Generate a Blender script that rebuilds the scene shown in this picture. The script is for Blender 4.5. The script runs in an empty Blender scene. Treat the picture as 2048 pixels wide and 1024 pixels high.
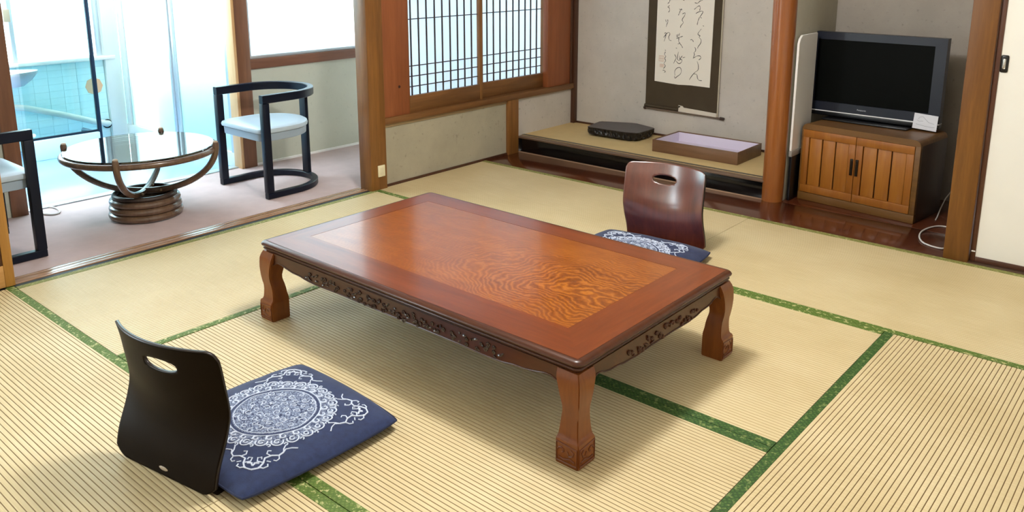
import bpy, bmesh, math, random
from mathutils import Vector, Matrix
R = math.radians
rnd = random.Random(7)
sc = bpy.context.scene
col = sc.collection

# ------------------------------------------------------------------ camera, light, exposure
cd = bpy.data.cameras.new('camera'); cam = bpy.data.objects.new('camera', cd); col.objects.link(cam)
cam.location = (3.6617, -1.0992, 1.3344)
cam.rotation_euler = (R(90 - 12.828), 0, R(40.795))
cd.sensor_width = 36; cd.lens = 1665.23 / 2048 * 36
cd.shift_y = -(512 - 290.36) / 2048
cd.clip_start = 0.02
sc.camera = cam
sc.view_settings.view_transform = 'Standard'
sc.view_settings.look = 'None'
sc.view_settings.exposure = 0.0
sc.view_settings.gamma = 1.0
sc.view_settings.use_curve_mapping = False
cy = sc.cycles
cy.use_denoising = True
cy.max_bounces = 10; cy.diffuse_bounces = 5; cy.glossy_bounces = 5
cy.transmission_bounces = 8; cy.transparent_max_bounces = 12
cy.sample_clamp_indirect = 14.0
cy.caustics_reflective = False; cy.caustics_refractive = False

w = bpy.data.worlds.new('daylight'); sc.world = w; w.use_nodes = True
bgn = w.node_tree.nodes['Background']
bgn.inputs[0].default_value = (0.80, 0.93, 1.0, 1); bgn.inputs[1].default_value = 14.0

def area(name, loc, rot, size, power, color, shape='DISK', sy=None):
    l = bpy.data.lights.new(name, 'AREA'); l.shape = shape; l.size = size
    if sy: l.size_y = sy
    l.energy = power; l.color = color
    o = bpy.data.objects.new(name, l); o.location = loc; o.rotation_euler = rot; col.objects.link(o); return o
pl0 = bpy.data.lights.new('room_lamp', 'POINT'); pl0.energy = 130; pl0.color = (1.0, 0.99, 0.985); pl0.shadow_soft_size = 0.15
po = bpy.data.objects.new('room_lamp', pl0); po.location = (2.0, 0.92, 2.12); col.objects.link(po)
area('added_fill', (3.5, -1.0, 2.40), (0, 0, 0), 1.2, 4, (0.98, 1.0, 1.0))  # added soft fill light above the camera, no known lamp there

# ------------------------------------------------------------------ node helpers
def s2l(c):
    return tuple(((x / 255) / 12.92 if x / 255 <= 0.04045 else ((x / 255 + 0.055) / 1.055) ** 2.4) for x in c)
def rgba(c): return (*s2l(c), 1)
class NT:
    def __init__(s, name):
        s.m = bpy.data.materials.new(name); s.m.use_nodes = True
        s.t = s.m.node_tree; s.n = s.t.nodes; s.b = s.n['Principled BSDF']; s.out = s.n['Material Output']
    def add(s, typ, **kw):
        n = s.n.new(typ)
        for k, v in kw.items():
            if hasattr(n, k): setattr(n, k, v)
            else: n.inputs[k].default_value = v
        return n
    def ln(s, a, b): s.t.links.new(a, b)
    def coord(s, scale=(1, 1, 1), rot=(0, 0, 0)):
        tc = s.add('ShaderNodeTexCoord'); mp = s.add('ShaderNodeMapping')
        mp.inputs['Scale'].default_value = scale; mp.inputs['Rotation'].default_value = rot
        s.ln(tc.outputs['Object'], mp.inputs['Vector']); return mp.outputs['Vector']
    def noise(s, vec, scale=5, detail=4, rough=.55, dist=0):
        n = s.add('ShaderNodeTexNoise'); s.ln(vec, n.inputs['Vector'])
        n.inputs['Scale'].default_value = scale; n.inputs['Detail'].default_value = detail
        n.inputs['Roughness'].default_value = rough; n.inputs['Distortion'].default_value = dist
        return n.outputs['Fac']
    def ramp(s, fac, stops, interp='LINEAR'):
        r = s.add('ShaderNodeValToRGB'); r.color_ramp.interpolation = interp; e = r.color_ramp.elements
        while len(e) < len(stops): e.new(.5)
        for i, (p, c) in enumerate(stops): e[i].position = p; e[i].color = c
        s.ln(fac, r.inputs['Fac']); return r.outputs['Color']
    def math(s, op, a, b=None, c=None):
        n = s.add('ShaderNodeMath', operation=op)
        for i, x in enumerate((a, b, c)):
            if x is None: continue
            if isinstance(x, (int, float)): n.inputs[i].default_value = x
            else: s.ln(x, n.inputs[i])
        return n.outputs[0]
    def mix(s, fac, a, b, mode='MIX'):
        n = s.add('ShaderNodeMix', data_type='RGBA', blend_type=mode)
        for sock, x in ((n.inputs[0], fac), (n.inputs[6], a), (n.inputs[7], b)):
            if isinstance(x, (int, float, tuple)): sock.default_value = x
            else: s.ln(x, sock)
        return n.outputs[2]
    def bump(s, h, strength=.3, dist=.002):
        b = s.add('ShaderNodeBump'); b.inputs['Strength'].default_value = strength; b.inputs['Distance'].default_value = dist
        s.ln(h, b.inputs['Height']); s.ln(b.outputs['Normal'], s.b.inputs['Normal'])
    def set(s, **kw):
        for k, v in kw.items():
            i = s.b.inputs[k]
            if isinstance(v, (int, float, tuple)): i.default_value = v
            else: s.ln(v, i)
        return s.m

def plain(name, c, rough=.5, metal=0, var=0, bump=0, bscale=200, **kw):
    t = NT(name); c4 = rgba(c)
    if var or bump:
        v = t.coord(); f = t.noise(v, 9, 5)
        lo = tuple(x * (1 - var) for x in c4[:3]) + (1,); hi = tuple(min(1, x * (1 + var)) for x in c4[:3]) + (1,)
        t.set(**{'Base Color': t.ramp(f, [(.3, lo), (.7, hi)])})
        if bump: t.bump(t.noise(v, bscale, 3), bump, .002)
    else: t.set(**{'Base Color': c4})
    return t.set(Roughness=rough, Metallic=metal, **kw)

def wood(name, c1, c2, axis='z', rough=.4, scale=1.0, stretch=14, coat=0, bump=.12, spec=.5):
    t = NT(name); k = {'x': (1, stretch, stretch), 'y': (stretch, 1, stretch), 'z': (stretch, stretch, 1)}[axis]
    v = t.coord(tuple(q * scale for q in k))
    f = t.noise(v, 1.6, 6, .62, .6); g = t.noise(v, 7, 4, .6, .2)
    fac = t.math('ADD', t.math('MULTIPLY', f, .7), t.math('MULTIPLY', g, .3))
    mid = tuple((a + b) / 2 for a, b in zip(c1, c2))
    t.set(**{'Base Color': t.ramp(fac, [(.32, rgba(c1)), (.5, rgba(mid)), (.68, rgba(c2))])})
    if bump: t.bump(g, bump, .001)
    t.set(Roughness=rough, **{'Coat Weight': coat, 'Coat Roughness': .08, 'Specular IOR Level': spec})
    return t.m

def plaster(name, c, var=.06, speck=.5, bump=.25):
    t = NT(name); v = t.coord(); f = t.noise(v, 3.5, 6, .65); g = t.noise(v, 90, 3, .6); h = t.noise(v, 38, 2, .5)
    c4 = rgba(c); lo = tuple(x * (1 - var * 2) for x in c4[:3]) + (1,); hi = tuple(min(1, x * (1 + var)) for x in c4[:3]) + (1,)
    base = t.ramp(f, [(.3, lo), (.65, hi)])
    sp = t.ramp(h, [(.22, (1 - speck, 1 - speck, 1 - speck, 1)), (.36, (1, 1, 1, 1))])
    t.set(**{'Base Color': t.mix(1.0, base, sp, 'MULTIPLY')}, Roughness=.92)
    t.bump(g, bump, .003); return t.m

def tatami_mat_material(name, along):
    """rush surface: rush stalks lie across the mat, faint hemp threads lie in the furrows"""
    t = NT(name)
    k = (6, 260, 1) if along == 'y' else (260, 6, 1)
    k2 = (260, 6, 1) if along == 'y' else (6, 260, 1)
    v = t.coord(); f = t.noise(v, 2.2, 4); rush = t.noise(t.coord(k2 if along == 'x' else k), 1.0, 3, .6)
    fac = t.math('ADD', t.math('MULTIPLY', f, .55), t.math('MULTIPLY', rush, .45))
    t.set(**{'Base Color': t.ramp(fac, [(.3, rgba((192, 172, 128))), (.5, rgba((207, 189, 147))), (.7, rgba((220, 205, 166)))])},
          Roughness=.52, **{'Specular IOR Level': .36})
    t.bump(rush, .12, .0006); return t.m

def border_material(name, c1, c2, c3):
    t = NT(name); v = t.coord((1, 1, 1), (0, 0, R(45)))
    ck = t.add('ShaderNodeTexVoronoi', feature='F1', distance='CHEBYCHEV'); ck.inputs['Scale'].default_value = 90; ck.inputs['Randomness'].default_value = .35
    t.ln(v, ck.inputs['Vector'])
    n = t.noise(t.coord(), 160, 3, .7)
    base = t.ramp(ck.outputs['Distance'], [(.1, rgba(c1)), (.42, rgba(c2))])
    fl = t.ramp(t.noise(t.coord(), 55, 3, .7), [(.56, (0, 0, 0, 1)), (.63, (1, 1, 1, 1))])
    colr = t.mix(t.math('MULTIPLY', fl, .85), base, rgba(c3))
    t.set(**{'Base Color': t.mix(.18, colr, t.ramp(n, [(.3, rgba(c2)), (.7, rgba(c1))]))}, Roughness=.7)
    t.bump(n, .3, .001); return t.m

# ------------------------------------------------------------------ mesh helpers
def box(bm, x0, x1, y0, y1, z0, z1, bev=0, seg=2, M=None):
    vs = [bm.verts.new((x, y, z)) for z in (z0, z1) for y in (y0, y1) for x in (x0, x1)]
    fs = [bm.faces.new([vs[i] for i in q]) for q in ((0, 2, 3, 1), (4, 5, 7, 6), (0, 1, 5, 4), (2, 6, 7, 3), (0, 4, 6, 2), (1, 3, 7, 5))]
    nv = vs
    if bev:
        es = list({e for f in fs for e in f.edges})
        r = bmesh.ops.bevel(bm, geom=es, offset=bev, segments=seg, affect='EDGES', profile=.5)
        nv = list({v for f in r['faces'] for v in f.verts} | {v for v in vs if v.is_valid})
    if M is not None: bmesh.ops.transform(bm, matrix=M, verts=nv)
    return nv
def prism(bm, pts, fn, d0, d1, bev=0):
    """polygon pts (a,b) extruded from d0 to d1; fn(a,b,d)->xyz"""
    A = [bm.verts.new(fn(a, b, d0)) for a, b in pts]; B = [bm.verts.new(fn(a, b, d1)) for a, b in pts]
    n = len(pts); fs = [bm.faces.new(A[::-1]), bm.faces.new(B)]
    for i in range(n): fs.append(bm.faces.new((A[i], A[(i + 1) % n], B[(i + 1) % n], B[i])))
    if bev: bmesh.ops.bevel(bm, geom=list({e for f in fs for e in f.edges}), offset=bev, segments=2, affect='EDGES')
def tube(bm, pts, rad, n=10, closed=False, caps=True, flat=None):
    P = [Vector(p) for p in pts]; m = len(P); rs = rad if isinstance(rad, (list, tuple)) else [rad] * m
    rings = []; prev = None
    for i in range(m):
        a = P[(i - 1) % m] if closed or i > 0 else P[i]; b = P[(i + 1) % m] if closed or i < m - 1 else P[i]
        t = (b - a).normalized()
        if prev is None:
            u = t.orthogonal().normalized() if abs(t.z) > .99 else t.cross(Vector((0, 0, 1))).normalized()
        else:
            u = (prev - t * prev.dot(t)); u = u.normalized() if u.length > 1e-6 else t.orthogonal().normalized()
        prev = u; vv = t.cross(u).normalized()
        rings.append([bm.verts.new(P[i] + (u * math.cos(2 * math.pi * k / n) + vv * math.sin(2 * math.pi * k / n)) * rs[i]) for k in range(n)])
    for i in range(m if closed else m - 1):
        a, b = rings[i], rings[(i + 1) % m]
        for k in range(n): bm.faces.new((a[k], a[(k + 1) % n], b[(k + 1) % n], b[k]))
    if caps and not closed: bm.faces.new(rings[0][::-1]); bm.faces.new(rings[-1])
def sweep_rect(bm, pts, sec, closed=False):
    """sweep a rectangular section sec=(w across in plan, z0, z1) along plan pts"""
    P = [Vector(p) for p in pts]; m = len(P); rings = []
    for i in range(m):
        a = P[(i - 1) % m] if closed or i > 0 else P[i]; b = P[(i + 1) % m] if closed or i < m - 1 else P[i]
        t = (b - a).normalized(); nrm = Vector((t.y, -t.x)); h = sec[0] / 2; c = .0035
        z0, z1 = sec[1], sec[2]
        q = [(h - c, z0), (h, z0 + c), (h, z1 - c), (h - c, z1), (-h + c, z1), (-h, z1 - c), (-h, z0 + c), (-h + c, z0)]
        rings.append([bm.verts.new((P[i].x + nrm.x * d, P[i].y + nrm.y * d, z)) for d, z in q])
    for i in range(m if closed else m - 1):
        a, b = rings[i], rings[(i + 1) % m]
        for k in range(8): bm.faces.new((a[k], a[(k + 1) % 8], b[(k + 1) % 8], b[k]))
    if not closed: bm.faces.new(rings[0][::-1]); bm.faces.new(rings[-1])
def lathe(bm, prof, n=32, c=(0, 0), close=True):
    rings = [[bm.verts.new((c[0] + r * math.cos(2 * math.pi * k / n), c[1] + r * math.sin(2 * math.pi * k / n), z)) for k in range(n)] for r, z in prof]
    for a, b in zip(rings, rings[1:]):
        for k in range(n): bm.faces.new((a[k], a[(k + 1) % n], b[(k + 1) % n], b[k]))
    if close: bm.faces.new(rings[0][::-1]); bm.faces.new(rings[-1])
def blob(bm, c, r, M=None, seg=8, rings=5):
    res = bmesh.ops.create_uvsphere(bm, u_segments=seg, v_segments=rings, radius=1)
    mm = Matrix.Translation(c) @ (M or Matrix()) @ Matrix.Diagonal((*r, 1))
    bmesh.ops.transform(bm, matrix=mm, verts=res['verts'])
def BM(): return bmesh.new()
def obj(name, bm, m, parent=None, smooth=True, kind=None, label=None):
    me = bpy.data.meshes.new(name)
    bmesh.ops.recalc_face_normals(bm, faces=bm.faces); bm.to_mesh(me); bm.free()
    for x in (m if isinstance(m, (list, tuple)) else [m]): me.materials.append(x)
    o = bpy.data.objects.new(name, me); col.objects.link(o)
    if parent: o.parent = parent
    if smooth:
        me.polygons.foreach_set('use_smooth', [True] * len(me.polygons))
        try: me.set_sharp_from_angle(angle=R(35))
        except Exception: pass
    if kind: o['kind'] = kind
    if label: o['label'] = label
    return o
def one(name, m, parent, *a, bev=.002, **k):
    b = BM(); box(b, *a, bev=bev); return obj(name, b, m, parent, **k)
def empty(name, loc=(0, 0, 0), rz=0, label=None, cat=None, group=None, kind=None):
    o = bpy.data.objects.new(name, None); o.empty_display_size = .05; col.objects.link(o); o.location = loc; o.rotation_euler = (0, 0, rz)
    tag(o, label, cat, group, kind); return o
def tag(o, label=None, cat=None, group=None, kind=None):
    for k, v in (('label', label), ('category', cat), ('group', group), ('kind', kind)):
        if v: o[k] = v
    return o
def struct(name, label, cat): return empty(name, label=label, cat=cat, kind='structure')
def smat(name, c): return plain(name, c)

# ------------------------------------------------------------------ materials
M_rush_y = tatami_mat_material('rush_lengthwise_y', 'y'); M_rush_x = tatami_mat_material('rush_lengthwise_x', 'x')
M_thread = plain('hemp_thread', (150, 126, 88), .8); M_thread_p = plain('pale_hemp_thread', (186, 164, 122), .8)
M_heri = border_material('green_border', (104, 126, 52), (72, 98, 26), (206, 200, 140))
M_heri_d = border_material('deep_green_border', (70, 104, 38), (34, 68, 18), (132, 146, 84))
M_olive = border_material('olive_border', (150, 150, 84), (118, 120, 58), (190, 186, 130))
M_sub = plain('underfloor', (60, 48, 34), .9)
M_postz = wood('post_wood', (104, 66, 28), (146, 98, 46), 'z', .42)
M_postg = wood('golden_post_wood', (92, 54, 14), (130, 84, 30), 'z', .42)
M_postd = wood('dark_post_wood', (62, 36, 22), (88, 54, 34), 'z', .4)
M_beamy = wood('beam_wood', (96, 62, 30), (130, 88, 46), 'y', .45)
M_cedar = wood('red_cedar_board', (126, 70, 38), (158, 92, 54), 'z', .45, .7)
M_log = wood('polished_log', (128, 70, 28), (162, 98, 44), 'z', .28, .8, 16, .2)
M_boardx = wood('polished_floor_board', (70, 34, 19), (94, 47, 26), 'x', .16, 2.2, 14, .3)
M_trimpale = wood('pale_trim', (150, 126, 92), (176, 150, 112), 'y', .5)
M_plas_g = plaster('grey_green_plaster', (172, 164, 142), .06, .25)
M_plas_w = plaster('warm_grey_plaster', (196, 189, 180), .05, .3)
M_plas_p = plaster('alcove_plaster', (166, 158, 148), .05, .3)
M_sode = plaster('side_wall_plaster', (186, 181, 164), .04, .1)
M_cream = plaster('cream_wall', (224, 221, 214), .02, .05, .1)
M_verw = plaster('veranda_wall_cloth', (190, 192, 176), .03, .1, .15)
M_ceil = wood('ceiling_board', (196, 188, 174), (212, 206, 194), 'x', .6)
M_black_lac = plain('black_lacquer', (12, 11, 12), .12)
M_brown_step = wood('brown_step_cap', (92, 70, 54), (118, 94, 74), 'x', .35)
M_carpet = plain('mauve_carpet', (190, 170, 168), .95, var=.06, bump=.4, bscale=500)
M_alu = plain('aluminium', (196, 206, 212), .35, .6)
M_white = plain('white_paint', (236, 236, 232), .5)
M_bluefl = plain('glossy_pale_blue_floor', (150, 186, 226), .22)
M_tile = plain('aqua_tile', (206, 245, 246), .2, var=.02)
M_grout = plain('tile_grout', (176, 226, 228), .8)
M_greenwh = plain('greenish_white_paint', (220, 230, 222), .5)
M_brownw = wood('veranda_post_brown', (106, 68, 46), (132, 90, 62), 'z', .4)
M_beamv = wood('veranda_beam_brown', (106, 68, 50), (128, 86, 64), 'y', .4)
M_brownw_lit = wood('veranda_post_lit_side', (206, 164, 112), (226, 188, 140), 'z', .45)  # tan stands in for light on the side of the brown post
M_navy = plain('dark_navy_metal', (20, 36, 58), .3, .4)
M_peach = plain('peach_patch', (226, 182, 140), .6)

def translucent(name, c, clear=.0, gloss=.06, rough=.3, tr_mix=.72):
    t = NT(name); tr = t.add('ShaderNodeBsdfTranslucent'); tr.inputs['Color'].default_value = rgba(c)
    df = t.add('ShaderNodeBsdfDiffuse'); df.inputs['Color'].default_value = rgba(c)
    mx = t.add('ShaderNodeMixShader'); mx.inputs[0].default_value = tr_mix
    t.ln(df.outputs[0], mx.inputs[1]); t.ln(tr.outputs[0], mx.inputs[2]); last = mx
    if clear:
        rf = t.add('ShaderNodeBsdfRefraction'); rf.inputs['Roughness'].default_value = rough; rf.inputs['IOR'].default_value = 1.02
        rf.inputs['Color'].default_value = rgba((235, 250, 250))
        m2 = t.add('ShaderNodeMixShader'); m2.inputs[0].default_value = clear
        t.ln(last.outputs[0], m2.inputs[1]); t.ln(rf.outputs[0], m2.inputs[2]); last = m2
    if gloss:
        g = t.add('ShaderNodeBsdfGlossy'); g.inputs['Roughness'].default_value = .15
        m3 = t.add('ShaderNodeMixShader'); m3.inputs[0].default_value = gloss
        t.ln(last.outputs[0], m3.inputs[1]); t.ln(g.outputs[0], m3.inputs[2]); last = m3
    t.ln(last.outputs[0], t.out.inputs['Surface']); return t.m
def clear_glass(name, tint=(240, 250, 250), gloss=.08):
    t = NT(name); tp = t.add('ShaderNodeBsdfTransparent'); tp.inputs['Color'].default_value = rgba(tint)
    g = t.add('ShaderNodeBsdfGlossy'); g.inputs['Roughness'].default_value = .02
    lw = t.add('ShaderNodeFresnel'); lw.inputs['IOR'].default_value = 1.5
    mx = t.add('ShaderNodeMixShader'); t.ln(lw.outputs[0], mx.inputs[0])
    t.ln(tp.outputs[0], mx.inputs[1]); t.ln(g.outputs[0], mx.inputs[2]); t.ln(mx.outputs[0], t.out.inputs['Surface']); return t.m
M_paper = translucent('shoji_paper', (240, 246, 252), 0, 0, tr_mix=.9)
M_frost = translucent('frosted_glass', (238, 250, 252), .55, .05, .35)
M_frostw = translucent('frosted_window_glass', (246, 252, 255), .2, .04, .4)
M_glass = clear_glass('clear_glass')
M_frostr = translucent('added_roof_frost', (250, 253, 255), 0, .04, .4, tr_mix=.95)

# ================================================================== THE SETTING
# ---- tatami floor
floor = struct('floor', 'straw tatami mat floor with green cloth borders', 'floor')
W0, X1, X2, X3 = 0.0, .961, 2.856, 3.811
Y1, Y2, Y3 = .941, 1.91, 2.873
PITCH, HW = .0145, .0315
def mat(x0, x1, y0, y1, along, borders, thread=0):
    g = .0012; x0 += g; x1 -= g; y0 += g; y1 -= g
    lo, hi = (y0, y1) if along == 'x' else (x0, x1); a0, a1 = (x0, x1) if along == 'x' else (y0, y1)
    b = BM(); prof = []; q = lo
    while q < hi - .002:
        for d, z in ((0, -.0026), (.0013, -.0004), (.0050, 0), (.0098, 0), (.0132, -.0004)):
            if q + d < hi: prof.append((q + d, z))
        q += PITCH
    prof.append((hi, -.0005)); prof = [(lo, -.05)] + prof + [(hi, -.05)]
    def mk(a, c, z): return (a, c, z) if along == 'x' else (c, a, z)
    A = [b.verts.new(mk(a0, c, z)) for c, z in prof]; B = [b.verts.new(mk(a1, c, z)) for c, z in prof]
    for i in range(len(prof) - 1):
        f = b.faces.new((A[i], A[i + 1], B[i + 1], B[i]))
        if 1 <= i < len(prof) - 2 and min(prof[i][1], prof[i + 1][1]) < -.0015: f.material_index = 1
    b.faces.new(A); b.faces.new(B[::-1])
    o = obj('tatami_mat', b, [M_rush_x if along == 'x' else M_rush_y, M_thread if thread else M_thread_p], floor)
    for side, m in borders:
        b = BM(); c0, c1 = (lo, lo + HW) if side == 0 else (hi - HW, hi)
        if along == 'x': box(b, a0, a1, c0, c1, -.04, .0014, .0006, 1)
        else: box(b, c0, c1, a0, a1, -.04, .0014, .0006, 1)
        obj('border_cloth', b, m, o)
mat(W0 + .004, X1, 0, Y3 - .963, 'y', [(0, M_olive), (1, M_heri)])
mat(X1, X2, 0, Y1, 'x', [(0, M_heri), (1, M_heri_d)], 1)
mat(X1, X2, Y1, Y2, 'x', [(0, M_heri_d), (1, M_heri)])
mat(W0, 1.887, Y2, Y3, 'x', [(0, M_heri), (1, M_olive)])
mat(1.887, X3, Y2, Y3, 'x', [(0, M_heri), (1, M_olive)])
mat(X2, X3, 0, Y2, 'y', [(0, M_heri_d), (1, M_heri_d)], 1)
mat(W0 - .04, 1.9, -.955, 0, 'x', [(0, M_heri), (1, M_heri)], 1)
mat(1.9, X3, -.955, 0, 'x', [(0, M_heri), (1, M_heri)], 1)
one('underfloor', M_sub, floor, -.1, 4.2, -1.8, 2.873, -.08, -.0505, bev=0)
one('floor_board', M_boardx, floor, -.01, 2.86, 2.877, 3.24, -.05, -.001, bev=.002)
one('floor_board', M_boardx, floor, 1.86, 2.86, 3.243, 3.9, -.05, -.001, bev=.002)
one('floor_board', M_boardx, floor, 3.815, 4.2, -1.8, 2.873, -.05, -.001, bev=.002)
one('floor_board', M_boardx, floor, -.1, 3.811, -1.8, -.958, -.05, -.001, bev=.002)

verf = struct('floor.001', 'mauve carpet floor of the sunny veranda', 'floor')
one('carpet', M_carpet, verf, -1.075, -.108, -1.0, 4.4, -.05, -.003, bev=.001)
sunf = struct('floor.002', 'shiny pale blue floor of the glazed washroom', 'floor')
one('sheet_floor', M_bluefl, sunf, -2.70, -1.145, -.4, 1.70, -.06, -.008, bev=.001)
t1 = struct('trim_1', 'grooved wooden door track between tatami and carpet', 'door track')
M_track = wood('door_track', (150, 112, 84), (176, 138, 108), 'y', .22, 1, 14, .3)
for i, (a, c, z) in enumerate(((-.106, -.086, .004), (-.081, -.046, .0045), (-.041, -.024, .0055))):
    one('track_strip', M_track, t1, a, c, -1.0, 1.885, -.05, z, bev=.0015)
one('dark_seam', plain('track_dark_seam', (20, 15, 12), .6), t1, -.0225, .003, -1.0, 1.885, -.05, .0008, bev=0)
one('track_bed', plain('track_bed_dark', (34, 24, 18), .6), t1, -.107, -.0226, -1.0, 1.885, -.05, -.004, bev=0)
t2 = struct('trim_2', 'pale metal sill strip along the carpet edge', 'sill strip')
one('sill_strip', M_alu, t2, -1.142, -1.078, -.4, 1.697, -.05, .004, bev=.002)

# ---- left wall with shoji (plane x = 0)
wl = struct('wall_left', 'timber and plaster wall under the paper windows', 'wall')
one('corner_post', [M_postz], wl, -.088, .016, 1.886, 2.004, -.05, 2.45, bev=.004)
one('wall_post', M_postz, wl, -.05, .010, 3.096, 3.203, -.05, .378, bev=.003)
one('corner_strip', M_postd, wl, -.02, .018, 3.828, 3.868, .1, 2.45, bev=.002)
one('plaster_panel', M_plas_g, wl, -.06, -.012, 2.0, 3.10, .0, .362, bev=0)
one('plaster_panel', M_plas_w, wl, -.06, -.012, 3.195, 3.87, .10, .376, bev=0)
one('sill_beam', M_beamy, wl, -.085, .014, 2.004, 3.85, .376, .414, bev=.003)
one('pale_batten', M_trimpale, wl, -.02, -.004, 2.004, 3.096, .356, .3765, bev=.001)
one('pale_batten', M_trimpale, wl, -.02, -.004, 3.203, 3.83, .368, .3765, bev=.001)
one('cedar_board', M_cedar, wl, -.05, -.004, 2.003, 2.214, .413, 2.45, bev=.002)
one('cedar_board', M_cedar, wl, -.05, -.004, 3.538, 3.80, .413, 2.45, bev=.002)
one('dark_batten', M_postd, wl, -.04, .004, 3.80, 3.829, .413, 2.45, bev=.002)
one('lintel', M_beamy, wl, -.085, .016, -1.75, 1.886, 1.76, 1.90, bev=.003)
one('lintel', M_beamy, wl, -.085, .016, 2.004, 3.85, 1.76, 1.90, bev=.003)
one('plaster_panel', M_plas_w, wl, -.06, -.012, -1.75, 3.9, 1.895, 2.46, bev=0)
b = BM(); tube(b, [(-.004, 2.136, .583), (-.0025, 2.136, .583)], [.009, .008], 12); obj('knot', b, plain('wood_knot', (58, 28, 16), .5), wl)
bb = struct('baseboard_left', 'thin dark baseboard under the plaster panel', 'baseboard')
one('baseboard_strip', M_postd, bb, -.012, -.0005, 2.004, 3.096, -.02, .013, bev=.001)

def shoji(idx, y0, y1, x, ys, stL, stR, label):
    r = struct('window_%d' % idx, label, 'paper window'); x0, x1 = x - .014, x + .014
    zb0, zb1, zt = .414, .513, 1.72
    one('stile', M_beamz, r, x0, x1, y0 - stL, y0, zb0, zt + .04, bev=.0015)
    one('stile', M_beamz, r, x0, x1, y1, y1 + stR, zb0, zt + .04, bev=.0015)
    one('bottom_rail', M_beamy, r, x0, x1, y0, y1, zb0, zb1, bev=.0015)
    one('top_rail', M_beamy, r, x0, x1, y0, y1, zt, zt + .04, bev=.0015)
    one('paper', M_paper, r, x0 + .001, x0 + .0025, y0 - .004, y1 + .004, zb1 - .004, zt + .004, bev=0)
    for y in ys: one('muntin', M_munt, r, x0 + .0028, x0 + .012, y - .0027, y + .0027, zb1, zt, bev=0)
    for z in (.566, .628, .690, .968, 1.245, 1.52): one('muntin', M_munt, r, x0 + .0029, x0 + .0115, y0, y1, z - .0025, z + .0025, bev=0)
M_beamz = wood('shoji_frame', (112, 74, 36), (146, 102, 56), 'z', .45)
M_munt = plain('dark_muntin', (44, 24, 16), .45)
f_ = lambda y: -1.0992 + (y + 1.0992) * 1.0082
shoji(1, f_(2.203), f_(2.811), -.030, [f_(q) for q in (2.238, 2.301, 2.366, 2.434, 2.498, 2.565, 2.63, 2.692, 2.756)], .03, .030, 'paper lattice window next to the corner post')
shoji(2, f_(2.872), f_(3.501), -.062, [f_(q) * 1.002 for q in (2.931, 2.994, 3.059, 3.124, 3.191, 3.253, 3.318, 3.378, 3.443)], .034, .034, 'paper lattice window nearer the scroll alcove')

# ---- back wall, alcove
wb = struct('wall_back', 'pale textured plaster wall behind the hanging scroll', 'wall')
one('plaster_face', M_plas_w, wb, -.06, 1.80, 3.868, 3.95, -.05, 2.45, bev=0)
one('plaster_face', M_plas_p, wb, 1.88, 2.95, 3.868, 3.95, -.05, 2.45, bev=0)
one('skirting_strip', M_postd, wb, .018, 1.80, 3.858, 3.868, .112, .126, bev=.001)
wp = struct('wall_partition', 'plaster side wall between scroll alcove and television', 'wall')
one('plaster_face', M_sode, wp, 1.80, 1.886, 3.262, 3.868, -.05, 2.45, bev=.002)
ta = struct('trim_3', 'black lacquered step beam of the scroll alcove', 'step beam')
one('step_beam', M_black_lac, ta, -.045, 1.80, 3.215, 3.262, -.003, .0995, bev=.003)
one('base_batten', wood('base_batten', (150, 120, 96), (176, 146, 118), 'x', .4), ta, -.012, 1.79, 3.2115, 3.2148, -.004, .006, bev=.0008)
one('step_cap', M_brown_step, ta, -.045, 1.80, 3.206, 3.262, .0998, .111, bev=.002)
tk = struct('floor.003', 'raised straw matting floor of the scroll alcove', 'floor')
b = BM(); box(b, -.012, 1.80, 3.262, 3.868, .02, .113, .001, 1)
M_tokoned = plain('alcove_matting', (206, 180, 128), .7, var=.05, bump=.2, bscale=300)
obj('matting', b, M_tokoned, tk)
one('matting_border', plain('dark_grey_border', (96, 88, 76), .7), tk, -.012, 1.80, 3.2625, 3.288, .1, .1145, bev=.0005)
pl_ = BM(); tube(pl_, [(1.833 + .004 * math.sin(z * 3), 3.247 + .003 * math.cos(z * 4), z) for z in [-.05, 0, .1, .25, .4, .55, .7, .85, 1.0, 1.15, 1.4, 1.8, 2.45]],
               [.0575, .0575, .058, .0585, .0595, .060, .0605, .0615, .062, .063, .064, .065, .066], 36)
tag(obj('pillar', pl_, M_log), 'round reddish polished log pillar between the two alcoves', 'pillar', kind='structure')

# ---- right wall, square post, sliding door
wr = struct('wall_right', 'square timber post and closet wall beside the television', 'wall')
one('square_post', M_postg, wr, 2.806, 2.909, 2.884, 2.99, -.05, 2.45, bev=.004)
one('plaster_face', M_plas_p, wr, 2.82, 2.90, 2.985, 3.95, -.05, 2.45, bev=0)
one('lintel', wood('lintel_x', (96, 62, 30), (130, 88, 46), 'x', .45), wr, 2.909, 4.2, 2.884, 2.99, 1.76, 1.9, bev=.003)
one('plaster_face', M_plas_w, wr, 2.909, 4.2, 2.9, 2.98, 1.895, 2.45, bev=0)
one('door_track', wood('right_track', (60, 40, 24), (86, 58, 34), 'x', .4), wr, 2.909, 4.2, 2.876, 2.99, -.05, .003, bev=.001)
M_fus = plain('cream_door_paper', (228, 224, 214), .75, var=.015)
M_fusf = wood('dark_red_door_frame', (66, 36, 22), (92, 54, 34), 'z', .35)
d1 = struct('door_1', 'cream paper sliding closet door in a dark frame', 'sliding door')
one('stile', M_fusf, d1, 2.9105, 2.932, 2.902, 2.924, .004, 1.755, bev=.002)
one('stile', M_fusf, d1, 3.79, 3.812, 2.902, 2.924, .004, 1.755, bev=.002)
one('bottom_rail', wood('dark_rail_x', (66, 36, 22), (92, 54, 34), 'x', .35), d1, 2.932, 3.79, 2.902, 2.924, .004, .027, bev=.002)
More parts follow.
